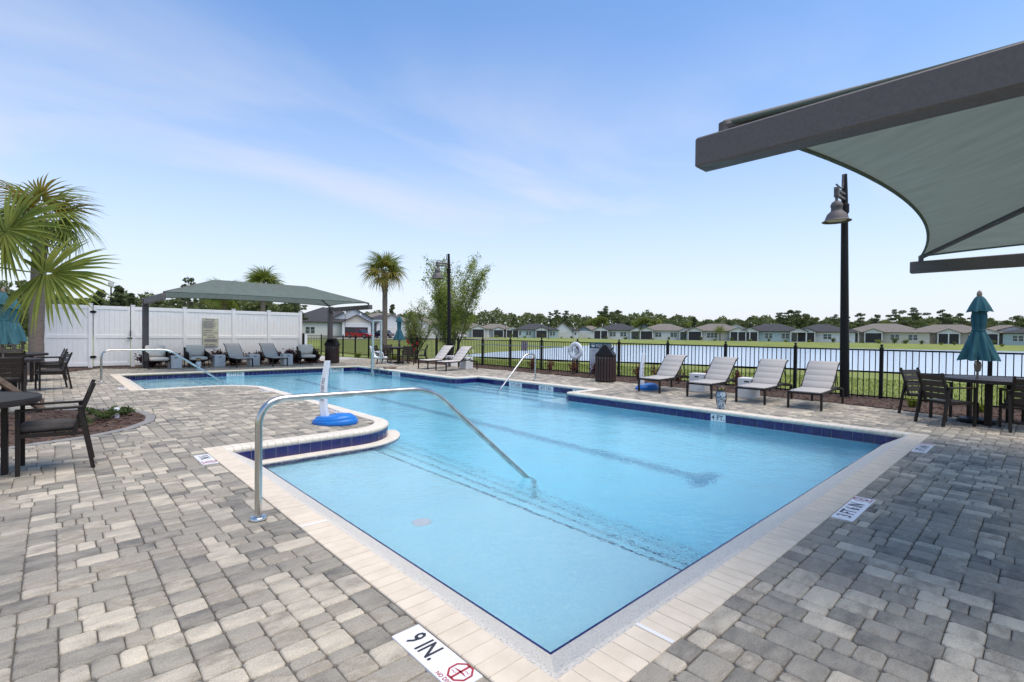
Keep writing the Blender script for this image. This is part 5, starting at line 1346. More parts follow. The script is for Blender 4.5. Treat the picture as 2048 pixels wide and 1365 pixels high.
def palm(label, loc, trunk_h, r0, crown_n, L, pet, mats, boots=(0, 0), lean=(0, 0), seed=1, extra=(), elev=(80, -45), nb=30, droop=0.35, azc=None):
    rn = random.Random(seed); r = thing('palm_tree', label, 'palm tree', loc, 0, 'cabbage palms')
    P = []; R_ = []
    for i in range(25):
        t = i/24; P.append((lean[0]*t*t, lean[1]*t*t, trunk_h*t)); R_.append(r0*(1.12-0.2*min(1, t*6) if t < 0.16 else 0.95)*(1+0.03*math.sin(i*2.1)))
    shade_auto(MB().tube(P, R_, 16).build('trunk', M_PTRUNK, r), 60)
    top = Vector(P[-1])
    if boots[1]:
        bm = MB(); n_ = 70
        for k in range(n_):
            z = boots[0]+(boots[1]-boots[0])*k/n_; a = k*2.399; rr = r0*(1.0+0.35*(k/n_))
            d = Vector((math.cos(a), math.sin(a), 0)); s_ = Vector((-d.y, d.x, 0)); p = Vector((lean[0], lean[1], z))*1.0
            b0 = p+d*rr*0.9; h = 0.30; w_ = 0.055
            bm.add([b0-s_*w_, b0+s_*w_, b0+d*0.06+Vector((0, 0, h*0.6))+s_*w_*0.6, b0+d*0.17+Vector((0, 0, h))+s_*0.012, b0+d*0.17+Vector((0, 0, h))-s_*0.012, b0+d*0.06+Vector((0, 0, h*0.6))-s_*w_*0.6, b0+d*0.03+Vector((0, 0, 0.02))], [(0, 1, 2, 5), (5, 2, 3, 4), (0, 6, 1)])
        bm.build('leaf_boots', M_BOOT, r)
    lib = [fan_leaf(L*q, nb, 128, droop*(1+0.5*(i % 2)), pet*q, rn).mesh('frond', mats[i % len(mats)]) for i, q in enumerate((1.0, 0.92, 1.05, 0.85, 0.95, 1.0))]
    for k in range(crown_n):
        t = (k+0.5)/crown_n; el = math.radians(elev[0]+(elev[1]-elev[0])*t+rn.uniform(-8, 8)); az = k*2.399+rn.uniform(-.25, .25) if azc is None else azc+rn.uniform(-1.2, 1.2)
        alt = [i for i in range(6) if mats[i % len(mats)] is not mats[0]] or [0]
        me = lib[alt[rn.randrange(len(alt))]] if t > 0.7 else lib[rn.randrange(6)]
        o = bpy.data.objects.new('frond', me); COL.objects.link(o); o.parent = r
        o.matrix_local = T(*top) @ rotz(az) @ Matrix.Rotation(-el, 4, 'Y') @ Matrix.Rotation(rn.uniform(-.5, .5), 4, 'X')
    for hub, xd, nd, q in extra:      # fronds placed one by one: hub, direction of the midrib, direction the face looks
        lm = fan_leaf(L*q, nb+12, 140, 0.05, 0.02, rn, 1.0); x = Vector(xd).normalized(); z = Vector(nd); z = (z-x*z.dot(x)).normalized(); y = z.cross(x)
        hl = Vector(hub)-Vector(loc); M = Matrix(((x.x, y.x, z.x, hl.x), (x.y, y.y, z.y, hl.y), (x.z, y.z, z.z, hl.z), (0, 0, 0, 1)))
        vs = []
        for p in lm.v:
            k = math.hypot(p[0], p[1])/(L*q); w_ = M @ Vector(p); w_.z -= 0.20*L*q*k**2.2; vs.append(w_)
        lm.v = [tuple(v_) for v_ in vs]; lm.build('frond', mats[0], r)
        mid = top.lerp(hl, 0.5)+Vector((0, 0, 0.16))
        MB().tube([top-Vector((0, 0, 0.1)), top.lerp(mid, 0.5)+Vector((0, 0, 0.05)), mid, hl], [0.024, 0.02, 0.016, 0.010], 6).build('petiole', M_FROND, r)
    return r
palm('cabbage palm with olive and burnt fronds by the far patio table', (14.3, 26.4, 0), 5.0, 0.155, 21, 0.88, 0.58, [M_FROND, M_FRONDY, M_FROND], (3.85, 5.0), (0.0, 0.05), 3, elev=(82, -28), droop=0.55)
palm('big cabbage palm trunk at the left end of the white fence', (-0.42, 24.0, 0), 5.3, 0.215, 22, 1.05, 0.75, [M_FRONDY, M_FROND], (0, 0), (0.15, 0.05), 5, elev=(70, -40), droop=0.55)
hA = pol(84, 8.3, 2.42); hB = pol(6, 8.0, 3.02); hC = pol(30, 8.6, 3.25); hD = pol(-40, 8.8, 2.9); CB = -CF
palm('low cabbage palm whose fronds reach in over the left tables', (-1.25, 11.2, 0), 2.2, 0.19, 8, 1.0, 0.8, [M_FROND, M_FROND], (1.3, 2.2), (0, 0), 8, elev=(85, 30), droop=0.3, azc=math.radians(150),
     extra=((hA, CR+Vector((0, 0, 0.05)), CB+CR*0.3+Vector((0, 0, 0.5)), 1.16), (hB, CR*0.9+Vector((0, 0, 0.75)), CB+Vector((0, 0, 0.35)), 1.18), (hC, CR*0.75+Vector((0, 0, 0.3))-CF*0.1, CB*0.5+Vector((0, 0, 0.9)), 0.9)), nb=30)
p_ = pol(524, 36); palm('cabbage palm rising behind the white fence and canopy', (p_.x, p_.y, 0), 4.9, 0.17, 26, 0.95, 0.6, [M_FROND], (0, 0), (0.1, 0), 12, elev=(85, -25), droop=0.5)
p_ = pol(447, 35); palm('cabbage palm mostly hidden behind the canopy cloth', (p_.x, p_.y, 0), 3.95, 0.17, 22, 0.95, 0.6, [M_FROND], (2.9, 3.95), (0, 0), 14, elev=(80, -35), droop=0.5)
# timber brace of the low palm
r = thing('palm_brace', 'weathered timber brace leaning from the low palm to the bed', 'brace', (0, 0, 0))
a_ = Vector((-0.12, 12.35, 0.02)); b_ = Vector((-1.2, 11.35, 1.25)); MB().tube([a_, b_], 0.042, 4, sq=True).build('board', M_LUMBER, r)
MB().tube([a_+Vector((-0.02, -0.02, 0.0)), a_+Vector((-0.02, -0.02, 0.22))], 0.03, 4, sq=True).build('stake', M_LUMBER, r)

# young leafy tree
M_YLEAF = leafmat('young_leaf', (0.33, 0.38, 0.085), (0.20, 0.26, 0.055), 0.5, 1.2)
def young_tree(label, loc, H, spread, seed, nleaf=11, leaf=0.062, mat_=None):
    rn = random.Random(seed); r = thing('young_tree', label, 'tree', loc, 0); tk = MB(); lf = MB()
    tips = []
    def limb(p, d, ln_, rad, depth):
        pts = [p]; q = p.copy(); dd = d.copy(); n_ = 8 if depth == 0 else 5
        for i in range(n_):
            dd = (dd+Vector((rn.gauss(0, .10), rn.gauss(0, .10), 0.07))).normalized(); q = q+dd*ln_/n_; pts.append(q.copy())
        tk.tube(pts, [rad*(1-0.75*i/n_) for i in range(n_+1)], 5)
        for i in range(1, n_+1):
            if depth < 2:
                for _ in range(3 if depth == 0 else 1):
                    if i < 2 and depth == 0: continue
                    a = rn.uniform(0, 6.28); side = Vector((math.cos(a), math.sin(a), rn.uniform(0.3, 0.9))).normalized()
                    limb(pts[i], (side*0.85+dd*0.4).normalized(), ln_*rn.uniform(0.26, 0.42)*(1.15-0.6*i/n_), rad*0.4, depth+1)
            if depth >= 1:
                for _ in range(nleaf): quadleaf(lf, pts[i]+Vector((rn.gauss(0, .11), rn.gauss(0, .11), rn.gauss(0, .11))), leaf*rn.uniform(0.7, 1.3), rn)
    for k in range(8):
        a = k*2.399+rn.uniform(-.3, .3); lean_ = spread*(0.25+1.5*k/8); limb(Vector((0.05*math.cos(a), 0.05*math.sin(a), 0)), Vector((lean_*math.cos(a), lean_*math.sin(a), 1)).normalized(), H*(1.0-0.42*k/8)*rn.uniform(0.92, 1.05), 0.045, 0)
    tk.build('trunk', M_BARK, r); lf.build('crown', mat_ or M_YLEAF, r)
    return r
young_tree('young bright green multi-stemmed tree behind the mid lamp post', (16.6, 22.9, -0.05), 5.5, 0.30, 4, 5, 0.05)
young_tree('small young tree growing behind the teal umbrella', (16.4, 26.4, -0.05), 3.2, 0.3, 9, 1, 0.045)

# shrubs
M_BURG = leafmat('burgundy_leaf', (0.075, 0.025, 0.030), (0.035, 0.014, 0.018), 0.25, 4)
M_RUST = leafmat('russet_leaf', (0.20, 0.060, 0.045), (0.10, 0.035, 0.03), 0.3, 4)
M_LIME = leafmat('lime_leaf', (0.25, 0.27, 0.03), (0.11, 0.16, 0.02), 0.35, 4)
M_JUN = leafmat('juniper_leaf', (0.095, 0.135, 0.035), (0.05, 0.08, 0.02), 0.2, 8)
M_PETAL = leafmat('red_petal', (0.60, 0.03, 0.04), (0.42, 0.02, 0.03), 0.3, 4)
def shrub_mesh(w_, h, n_, leaf, seed, sparse=False):
    rn = random.Random(seed); st = MB(); lf = MB(); tips = []
    for k in range(9 if sparse else 12):
        a = rn.uniform(0, 6.28); e = rn.uniform(0.15, 0.95); tip = Vector((w_*e*math.cos(a), w_*e*math.sin(a), h*rn.uniform(0.55, 1.0)*(1-0.3*e)))
        st.tube([(0, 0, 0), tip*0.5+Vector((0, 0, 0.04)), tip], [0.009, 0.006, 0.003], 4); tips.append(tip)
    for k in range(n_):
        t = rn.choice(tips); f_ = rn.uniform(0.35, 1.05); p = t*f_+Vector((rn.gauss(0, 1), rn.gauss(0, 1), rn.gauss(0, .8)))*(0.05 if sparse else 0.10)*max(w_, h)
        p.z = max(0.02, p.z); quadleaf(lf, p, leaf*rn.uniform(0.6, 1.3), rn)
    return st, lf
def shrub_kind(name, w_, h, n_, leaf, seed, lm, sparse=False):
    st, lf = shrub_mesh(w_, h, n_, leaf, seed, sparse); return (name, st.mesh('stems', M_BARK), lf.mesh('foliage', lm))
def shrub(kind, label, loc, rz, sc_, group=None):
    r = thing(kind[0], label, 'shrub', loc, rz, group); r.scale = (sc_,)*3
    for nm, me in (('stems', kind[1]), ('foliage', kind[2])):
        o = bpy.data.objects.new(nm, me); COL.objects.link(o); o.parent = r
    return r
K_B = shrub_kind('burgundy_shrub', 0.52, 0.74, 2600, 0.05, 1, M_BURG); K_B2 = shrub_kind('burgundy_shrub', 0.50, 0.70, 2600, 0.05, 2, M_BURG)
for k in range(9): shrub((K_B, K_B2)[k % 2], 'burgundy hedge shrub growing along the foot of the white fence', (2.95+k*0.78+random.uniform(-.08, .08), 24.62+random.uniform(-.06, .06), 0), k*1.7, random.uniform(0.92, 1.08), 'burgundy hedge under the canopy')
shrub(K_B, 'loose burgundy shrub at the fence end beside the last armchair', (9.55, 24.75, 0), 0.7, 0.95)
K_R = shrub_kind('russet_shrub', 0.24, 0.68, 420, 0.036, 5, M_RUST, True); K_R2 = shrub_kind('russet_shrub', 0.26, 0.62, 400, 0.036, 6, M_RUST, True)
for k, v in enumerate((13.3, 12.1, 11.0, 9.25, 8.65, 7.75, 6.95, 5.95, 5.15, 14.3)): shrub((K_R, K_R2)[k % 2], 'sparse russet shrub in the mulch along the black fence', (14.4+random.uniform(-.12, .12), v, 0.01), k*2.1, random.uniform(0.85, 1.12), 'russet shrubs along the black fence')
K_L = shrub_kind('lime_shrub', 0.42, 0.55, 900, 0.05, 7, M_LIME)
shrub(K_L, 'yellow-green shrub at the end of the white fence', (9.75, 25.9, 0), 0, 1.15)
for k, (x, y, s_, lb) in enumerate(((13.75, 1.95, 0.42, 'tiny yellow-green plant in the mulch by the right-hand table'), (14.0, 0.9, 0.36, 'tiny yellow-green plant in the mulch behind the right-hand table'), (-0.95, 25.4, 1.3, 'yellow-green shrub behind the left umbrellas'), (-2.3, 25.6, 1.9, 'tall yellow-green shrub at the left picket fence'), (13.9, 24.6, 0.6, 'yellow-green plant at the foot of the far palm'), (13.2, 27.6, 0.6, 'low yellow-green plant on the lawn edge by the path'))): shrub(K_L, lb, (x, y, 0), k, s_)
# flowering shrub by the far table
st, lf = shrub_mesh(0.5, 1.0, 700, 0.04, 21); r = thing('flowering_shrub', 'green shrub with red blooms behind the far patio table', 'shrub', (13.85, 22.9, 0), 0)
st.build('stems', M_BARK, r); lf.build('foliage', M_YLEAF, r); rn = random.Random(4)
for k in range(11):
    fl = MB(); a = rn.uniform(0, 6.28); c = Vector((0.5*math.cos(a)*rn.random(), 0.5*math.sin(a), rn.uniform(0.45, 1.1)))
    for q in range(5):
        b_ = q*1.256; d = Vector((-0.5, math.cos(b_), math.sin(b_))); s_ = Vector((0, -math.sin(b_), math.cos(b_))); fl.add([c, c+d*0.06+s_*0.04, c+d*0.11, c+d*0.06-s_*0.04], [(0, 1, 2, 3)])
    fl.build('bloom', M_PETAL, r)
# junipers and cap in the left bed
def juniper(label, loc, w_, seed):
    rn = random.Random(seed); r = thing('juniper', label, 'shrub', loc, rn.uniform(0, 6), None); lf = MB(); st = MB()
    for k in range(26):
        a = rn.uniform(0, 6.28); ln_ = w_*rn.uniform(0.5, 1.0); tip = Vector((ln_*math.cos(a), ln_*math.sin(a), rn.uniform(0.08, 0.22)*w_/0.4)); st.tube([(0, 0, 0.01), tip*0.55+Vector((0, 0, 0.05)), tip], [0.006, 0.004, 0.002], 4)
        for i in range(34):
            t = rn.uniform(0.2, 1.05); p = tip*t+Vector((0, 0, 0.05*math.sin(t*3)))+Vector((rn.gauss(0, .02), rn.gauss(0, .02), rn.gauss(0, .015))); quadleaf(lf, p, 0.024*rn.uniform(0.7, 1.3), rn)
    st.build('stems', M_BARK, r); lf.build('foliage', M_JUN, r)
juniper('low green juniper beside the white pipe in the left bed', (0.62, 10.62, 0), 0.36, 2); juniper('small juniper sprig near the kerb tip of the left bed', (0.88, 10.95, 0), 0.2, 5); juniper('small juniper in front of the larger one in the left bed', (0.30, 10.05, 0), 0.2, 7); juniper('juniper sprig behind the dining chair in the left bed', (0.05, 9.75, 0), 0.18, 9)
r = thing('irrigation_pipe', 'short white pipe riser standing in the left mulch bed', 'pipe', (0.80, 10.72, 0), 0)
shade_auto(MB().lathe([(0.035, 0), (0.035, 0.13), (0.042, 0.13), (0.042, 0.165), (0.036, 0.172), (0, 0.173)], 16, cap=False).build('riser', M_WHITEP, r), 40)
# ------------------------------------------------------------------ houses
ROOFT = mat('tan_shingle', (0.20, 0.178, 0.152), 0.95, col2=(0.16, 0.14, 0.12), scale=1.4, stretch=(1, 1, 4), bump=0.4)
ROOFD = mat('charcoal_shingle', (0.055, 0.054, 0.058), 0.95, col2=(0.040, 0.040, 0.044), scale=1.4, stretch=(1, 1, 4), bump=0.4)
WALLW = mat('white_siding', (0.66, 0.67, 0.67), 0.8, col2=(0.60, 0.61, 0.62), scale=0.7, stretch=(0.1, 0.1, 6))
WALLC = mat('cream_siding', (0.60, 0.56, 0.48), 0.8, col2=(0.54, 0.50, 0.43), scale=0.7, stretch=(0.1, 0.1, 6))
WALLB = mat('pale_blue_siding', (0.42, 0.52, 0.54), 0.8, col2=(0.37, 0.47, 0.49), scale=0.7, stretch=(0.1, 0.1, 6))
WALLG = mat('slate_gable', (0.22, 0.27, 0.31), 0.8, scale=0.7)
SCREEN = mat('insect_screen', (0.022, 0.022, 0.025), 0.7, scale=3)
GLASS = mat('window_glass', (0.04, 0.055, 0.065), 0.08, scale=0.5, col2=(0.09, 0.13, 0.13))
TRIMW = mat('white_trim', (0.72, 0.72, 0.72), 0.6, scale=2)
GDOOR = mat('garage_door', (0.68, 0.67, 0.64), 0.6, scale=2)
def hip(mb, x0, x1, y0, y1, z, h, ov=0.45):
    x0 -= ov; x1 += ov; y0 -= ov; y1 += ov; w_ = x1-x0; d = y1-y0; k = min(w_, d)/2
    if w_ >= d: a, b_ = (x0+k, (y0+y1)/2, z+h), (x1-k, (y0+y1)/2, z+h)
    else: a, b_ = ((x0+x1)/2, y0+k, z+h), ((x0+x1)/2, y1-k, z+h)
    c = [(x0, y0, z), (x1, y0, z), (x1, y1, z), (x0, y1, z)]; e = [(p[0], p[1], z-0.18) for p in c]
    if w_ >= d: mb.add(c+[a, b_], [(0, 1, 5, 4), (1, 2, 5), (2, 3, 4, 5), (3, 0, 4)])
    else: mb.add(c+[a, b_], [(0, 1, 4), (1, 2, 5, 4), (2, 3, 5), (3, 0, 4, 5)])
    mb.add(c+e, [(0, 4, 5, 1), (1, 5, 6, 2), (2, 6, 7, 3), (3, 7, 4, 0), (7, 6, 5, 4)])
def gable(roof, wall, x0, x1, y0, y1, z, h, ov=0.35):
    """ridge along y, gable faces -y at y0"""
    xm = (x0+x1)/2; t = 0.16
    for s, xe in ((-1, x0-ov), (1, x1+ov)):
        zz = z-h*ov/((x1-x0)/2)
        vs = [(xm, y0-ov, z+h), (xe, y0-ov, zz), (xe, y1, zz), (xm, y1, z+h)]; vs2 = [(p[0], p[1], p[2]+t) for p in vs]
        roof.add(vs+vs2, [(0, 3, 2, 1), (4, 5, 6, 7), (0, 1, 5, 4), (1, 2, 6, 5), (2, 3, 7, 6)] if s < 0 else [(0, 1, 2, 3), (7, 6, 5, 4), (4, 5, 1, 0), (5, 6, 2, 1), (6, 7, 3, 2)])
    wall.add([(x0, y0, z), (x1, y0, z), (xm, y0, z+h)], [(0, 1, 2)])
HN = 0
def house(label, px, D, W, dp, roofm, wallm, feats, wh=2.6, pitch=0.42, yaw=None, gz=None):
    c = pol(px, D); z = terr(c.x, c.y)+0.08 if gz is None else gz
    back = math.atan2(c.y, c.x)-math.pi/2 if yaw is None else yaw
    r = thing('house', label, 'house', (c.x, c.y, z), back)
    wl_ = MB().box(-W/2, W/2, -dp/2, dp/2, -0.6, wh); wo_ = wl_.build('wall', wallm, r)
    rf = MB(); hip(rf, -W/2, W/2, -dp/2, dp/2, wh+0.16, min(W, dp)/2*pitch*0.86); ro = rf.build('roof', roofm, r)
    fy = -dp/2
    for ft in feats:
        k = ft[0]; x = ft[1]
        if k == 'win':
            n_ = ft[2]
            for i in range(n_):
                xx = x+(i-(n_-1)/2)*0.95
                f_ = MB().box(xx-0.47, xx+0.47, fy-0.05, fy-0.001, 0.75, 2.2).build('window', TRIMW, r)
                MB().box(xx-0.39, xx+0.39, fy-0.065, fy-0.052, 0.83, 1.45).build('pane', GLASS, f_); MB().box(xx-0.39, xx+0.39, fy-0.065, fy-0.052, 1.52, 2.12).build('pane', GLASS, f_)
        elif k == 'porch':
            w_ = ft[2]; dk = ft[3]; d = 2.6
            MB().box(x-w_/2, x+w_/2, fy-d, fy-0.01, -0.5, 0.02).build('porch_slab', M_CONC, r)
            if dk: MB().box(x-w_/2+0.06, x+w_/2-0.06, fy-d+0.05, fy-0.02, 0.02, 2.45).build('porch_screen', SCREEN, r)
            else: 
                MB().box(x-w_/2+0.3, x+w_/2-0.3, fy-0.04, fy-0.012, 0.1, 2.25).build('sliding_door', GLASS, r)
            for s in (-1, 0, 1) if w_ > 4 else (-1, 1): MB().box(x+s*(w_/2-0.12)-0.12, x+s*(w_/2-0.12)+0.12, fy-d-0.02, fy-d+0.22, 0.02, 2.5).build('porch_post', TRIMW, r)
            MB().box(x-w_/2-0.05, x+w_/2+0.05, fy-d-0.05, fy, 2.45, 2.75).build('porch_beam', TRIMW, r)
            rf2 = MB(); wl2 = MB(); gable(rf2, wl2, x-w_/2, x+w_/2, fy-d, fy+3.2, 2.75, w_/2*0.42, 0.3); rf2.build('porch_roof', roofm, r); wl2.build('porch_gable', TRIMW, r)
        elif k == 'garage':
            w_ = ft[2]; d = ft[3]; h = ft[4] if len(ft) > 4 else w_/2*0.5
            MB().box(x-w_/2, x+w_/2, fy-d, fy-0.01, -0.6, wh).build('garage_wing', wallm, r)
            rf2 = MB(); wl2 = MB(); gable(rf2, wl2, x-w_/2, x+w_/2, fy-d, fy+4, wh+0.001, h, 0.4); rf2.build('garage_roof', roofm, r); wl2.build('garage_gable', wallm if len(ft) < 6 else ft[5], r)
            dw = min(4.8, w_-1.2)
            g_ = MB().box(x-dw/2, x+dw/2, fy-d-0.05, fy-d-0.005, 0.0, 2.15).build('garage_door', GDOOR if len(ft) < 7 else SCREEN, r)
            for i in range(3): MB().box(x-dw/2+0.02, x+dw/2-0.02, fy-d-0.056, fy-d-0.052, 0.5+i*0.54, 0.515+i*0.54).build('panel_line', M_GREYINK, g_)
        elif k == 'gable2':
            w_ = ft[2]; h = ft[3]; rf2 = MB(); wl2 = MB(); wl2.box(x-w_/2, x+w_/2, fy+1.2, fy+3, wh, wh+0.9); gable(rf2, wl2, x-w_/2, x+w_/2, fy+1.2, fy+dp*0.6, wh+0.9, h, 0.4); rf2.build('dormer_roof', roofm, r); wl2.build('dormer_wall', ft[4], r)
        elif k == 'small':
            MB().box(x-0.25, x+0.25, fy-0.05, fy-0.001, 1.1, 2.0).build('window', GLASS, r)
        elif k == 'vent': MB().lathe([(0.05, wh+1.0), (0.05, wh+2.6)], 8, cx=x, cy=0).build('roof_vent', TRIMW, ro)
    return r
W2 = lambda x: ('win', x, 2)
D0 = 172
house('tan-roofed white house with two dark screened porches, by the parked white car', 990, 178, 14.5, 11, ROOFT, WALLW, [W2(-5.5), W2(-2.5), ('porch', 1.2, 3.6, True), ('porch', 6.0, 4.4, True)])
house('charcoal-roofed pale blue house with lamp posts in front', 1070, 176, 15.5, 12, ROOFD, WALLB, [W2(-5.6), W2(-2.2), ('porch', 2.2, 4.0, True), W2(6.0)])
house('white gable-ended house with garage doors at the lake head', 1132, 178, 8.5, 13, ROOFD, WALLW, [('garage', -1.2, 6.5, 1.2, 2.6), ('small', 3.2)], pitch=0.4)
house('tan-roofed house with blue gabled garage at the lake head', 1180, 185, 11, 10, ROOFT, WALLW, [('garage', -2.2, 6.0, 2.0, 1.6, WALLG)])
house('charcoal-roofed white house with wide dark screened porch', 1236, 160, 14.5, 12, ROOFD, WALLW, [('porch', -5.2, 4.4, True), W2(-1.6), W2(1.6), ('porch', 5.6, 3.8, False)])
house('grey-gabled house peeking out behind its tan-roofed neighbour', 1285, 190, 9, 9, ROOFD, WALLG, [('gable2', 0, 6, 1.6, WALLG), ('win', 0, 2)], wh=3.4)
house('tan-roofed white house with open dark patio and pale end porch', 1329, 156, 15.2, 12, ROOFT, WALLW, [('porch', -5.2, 3.8, True), W2(-1.8), ('win', 2.6, 2), ('porch', 6.0, 3.6, False)])
house('charcoal roof showing between two tan roofs', 1382, 182, 9, 9, ROOFD, WALLW, [W2(0)])
house('tan-roofed white house behind the small lakeside palm', 1432, 147, 16, 12, ROOFT, WALLW, [('porch', -5.6, 3.8, True), ('win', -1.0, 3), ('porch', 5.6, 4.2, True)])
house('white gable rising behind the tan roof of its neighbour', 1472, 170, 9, 9, ROOFT, WALLW, [('gable2', 0, 6, 1.5, TRIMW)], wh=3.0)
house('charcoal-roofed pale blue house facing the lake', 1544, 141, 16, 12, ROOFD, WALLB, [('porch', -5.4, 4.2, True), ('win', -0.8, 2), ('win', 3.2, 2), ('porch', 6.2, 3.8, False)])
house('charcoal-roofed white house partly behind the tall lamp post', 1644, 137, 14.5, 12, ROOFD, WALLW, [('porch', -3.6, 4.2, True), W2(1.2), W2(5.0)])
house('charcoal roof peeking over the houses right of the tall lamp', 1722, 160, 10, 9, ROOFD, WALLW, [('gable2', 2, 5, 1.4, TRIMW)])
house('broad tan-roofed cream house with dark screened porch', 1768, 133, 18, 13, ROOFT, WALLC, [('porch', -6.9, 3.4, False), ('porch', -2.2, 3.8, True), ('win', 2.2, 2), ('win', 5.8, 2)])
house('dark roof with white gable behind the broad cream house', 1845, 155, 10, 10, ROOFD, WALLW, [('gable2', 1, 7, 1.6, TRIMW)])
house('tan-roofed cream house with two screened porches by the umbrella', 1895, 128, 17.5, 12, ROOFT, WALLC, [('porch', -6.2, 4.0, True), ('porch', 0.2, 4.2, True), ('win', 4.6, 2)])
house('tan-roofed house with tall black screened enclosure', 2010, 122, 13, 11, ROOFT, WALLW, [('porch', -3.6, 5.2, True), ('small', 2.5), ('gable2', 1.5, 5, 0.8, TRIMW)])
house('pale blue house at the end of the lakeside row', 2080, 116, 12, 10, ROOFD, WALLB, [W2(-3.5)])
# near houses at the left
house('charcoal-roofed white house with gabled garage and red truck outside', 655, 112, 17.5, 15, ROOFD, WALLW, [W2(-3.4), ('garage', 5.6, 5.6, 5.5, 1.5, WALLC, 1), ('gable2', 5.2, 8.5, 2.4, WALLW)], wh=3.1, pitch=0.52)
house('white house with gabled double garage behind the far palm', 762, 118, 12, 14, ROOFD, WALLW, [('garage', 2.2, 6.2, 6, 2.0)], wh=3.0)
house('tan hip-roofed house rising behind the white garages', 765, 145, 18, 14, ROOFT, WALLC, [W2(0)], wh=4.2)
house('white gabled house beside the cream one beyond the young tree', 846, 122, 10, 12, ROOFT, WALLW, [('garage', -1.5, 5.5, 4, 1.8)], wh=3.0)
house('cream house partly hidden by the young tree', 880, 128, 9.5, 12, ROOFT, WALLC, [W2(1.5)], wh=2.9)
house('tan-roofed white house beyond the parked white car', 940, 160, 12, 11, ROOFT, WALLW, [('porch', 2.5, 4, True), W2(-2.5)])

# ------------------------------------------------------------------ cars
M_TYRE = mat('tyre', (0.015, 0.015, 0.015), 0.8, scale=10); M_CARGL = mat('car_glass', (0.02, 0.025, 0.03), 0.05, scale=1)
M_RIM = mat('wheel_rim', (0.35, 0.35, 0.36), 0.3, 0.9, scale=8)
def car(label, px, D, yaw, paint, truck=False, L=4.7):
    c = pol(px, D); r = thing('pickup_truck' if truck else 'parked_car', label, 'truck' if truck else 'car', (c.x, c.y, terr(c.x, c.y)+0.10), yaw)
    W = 0.92; h0 = 0.35
    low = [(-L/2, 0.45), (-L/2+0.05, 0.95 if not truck else 1.05), (-L*0.14, 1.0 if not truck else 1.08), (L*0.22, 1.0), (L/2-0.25, 0.9), (L/2, 0.7), (L/2, 0.42), (L/2-0.2, h0), (-L/2+0.2, h0)]
    R_ = [[(x, s*W*k, z) for x, z in low] for s, k in ((-1, 0.94), (-1, 1.0), (1, 1.0), (1, 0.94))]
    body = MB(); body.rings([[(p[0]*0.985, p[1], p[2]) for p in R_[0]], [(p[0], p[1]*0.99, p[2]) for p in R_[1]], [(p[0], p[1]*0.99, p[2]) for p in R_[2]], [(p[0]*0.985, p[1], p[2]) for p in R_[3]]] if 0 else [R_[1], R_[2]])
    shade_auto(body.build('body', paint, r), 35)
    cab = [(-L*0.40, 1.0), (-L*0.30, 1.52), (L*0.02, 1.55), (L*0.20, 1.0)] if not truck else [(-L*0.14, 1.06), (-L*0.11, 1.72), (L*0.10, 1.72), (L*0.24, 1.02)]
    g = MB(); g.rings([[(x, -W*(0.97 if z < 1.2 else 0.80), z) for x, z in cab], [(x, W*(0.97 if z < 1.2 else 0.80), z) for x, z in cab]]); g.build('cabin_glass', M_CARGL, r)
    zt = cab[1][1]; MB().bbox(cab[1][0]-0.03, cab[2][0]+0.03, -W*0.82, W*0.82, zt-0.03, zt+0.03, 0.02).build('roof_panel', paint, r)
    for s in (-1, 1):
        xm = (cab[1][0]+cab[2][0])/2; MB().tube([(xm, s*W*0.975, 1.0), (xm, s*W*0.81, zt)], 0.035, 4, sq=True).build('pillar', paint, r)
        MB().bbox(L/2-0.12, L/2+0.02, s*0.62-0.16, s*0.62+0.16, 0.68, 0.82, 0.02).build('headlight', TRIMW, r)
        MB().bbox(-L/2-0.02, -L/2+0.05, s*0.72-0.1, s*0.72+0.1, 0.72, 0.95, 0.01).build('tail_light', M_RED, r)
        for x in (-L*0.31, L*0.31):
            w_ = MB(); w_.lathe([(0.36, -0.11), (0.38, -0.09), (0.38, 0.09), (0.36, 0.11)], 18, M=T(x, s*W*0.95, 0.38) @ Matrix.Rotation(math.pi/2, 4, 'X')); wo_ = w_.build('wheel', M_TYRE, r)
            MB().lathe([(0.23, -0.125), (0.23, 0.125)], 12, M=T(x, s*W*0.95, 0.38) @ Matrix.Rotation(math.pi/2, 4, 'X')).build('rim', M_RIM, wo_)
    if truck: MB().box(-L/2+0.12, -L*0.16, -W*0.82, W*0.82, 1.02, 1.086).build('bed_floor', M_TYRE, r)
PR = mat('red_paint', (0.30, 0.012, 0.018), 0.25, scale=1, coat=0.5); PK = mat('dark_blue_paint', (0.012, 0.018, 0.03), 0.2, scale=1, coat=0.5); PW = mat('white_paint', (0.7, 0.7, 0.7), 0.25, scale=1, coat=0.5)
view = math.atan2(0.733, 0.68)
car('red pickup truck on the driveway beyond the fence', 720, 92, view-math.pi/2-0.35, PR, True, 5.2)
car('dark blue car parked beside the far palm trunk', 762, 96, view-math.pi/2+math.pi-0.3, PK, False, 4.8)
car('white car parked beyond the young leafy tree', 922, 112, view+0.25, PW, False, 4.6)

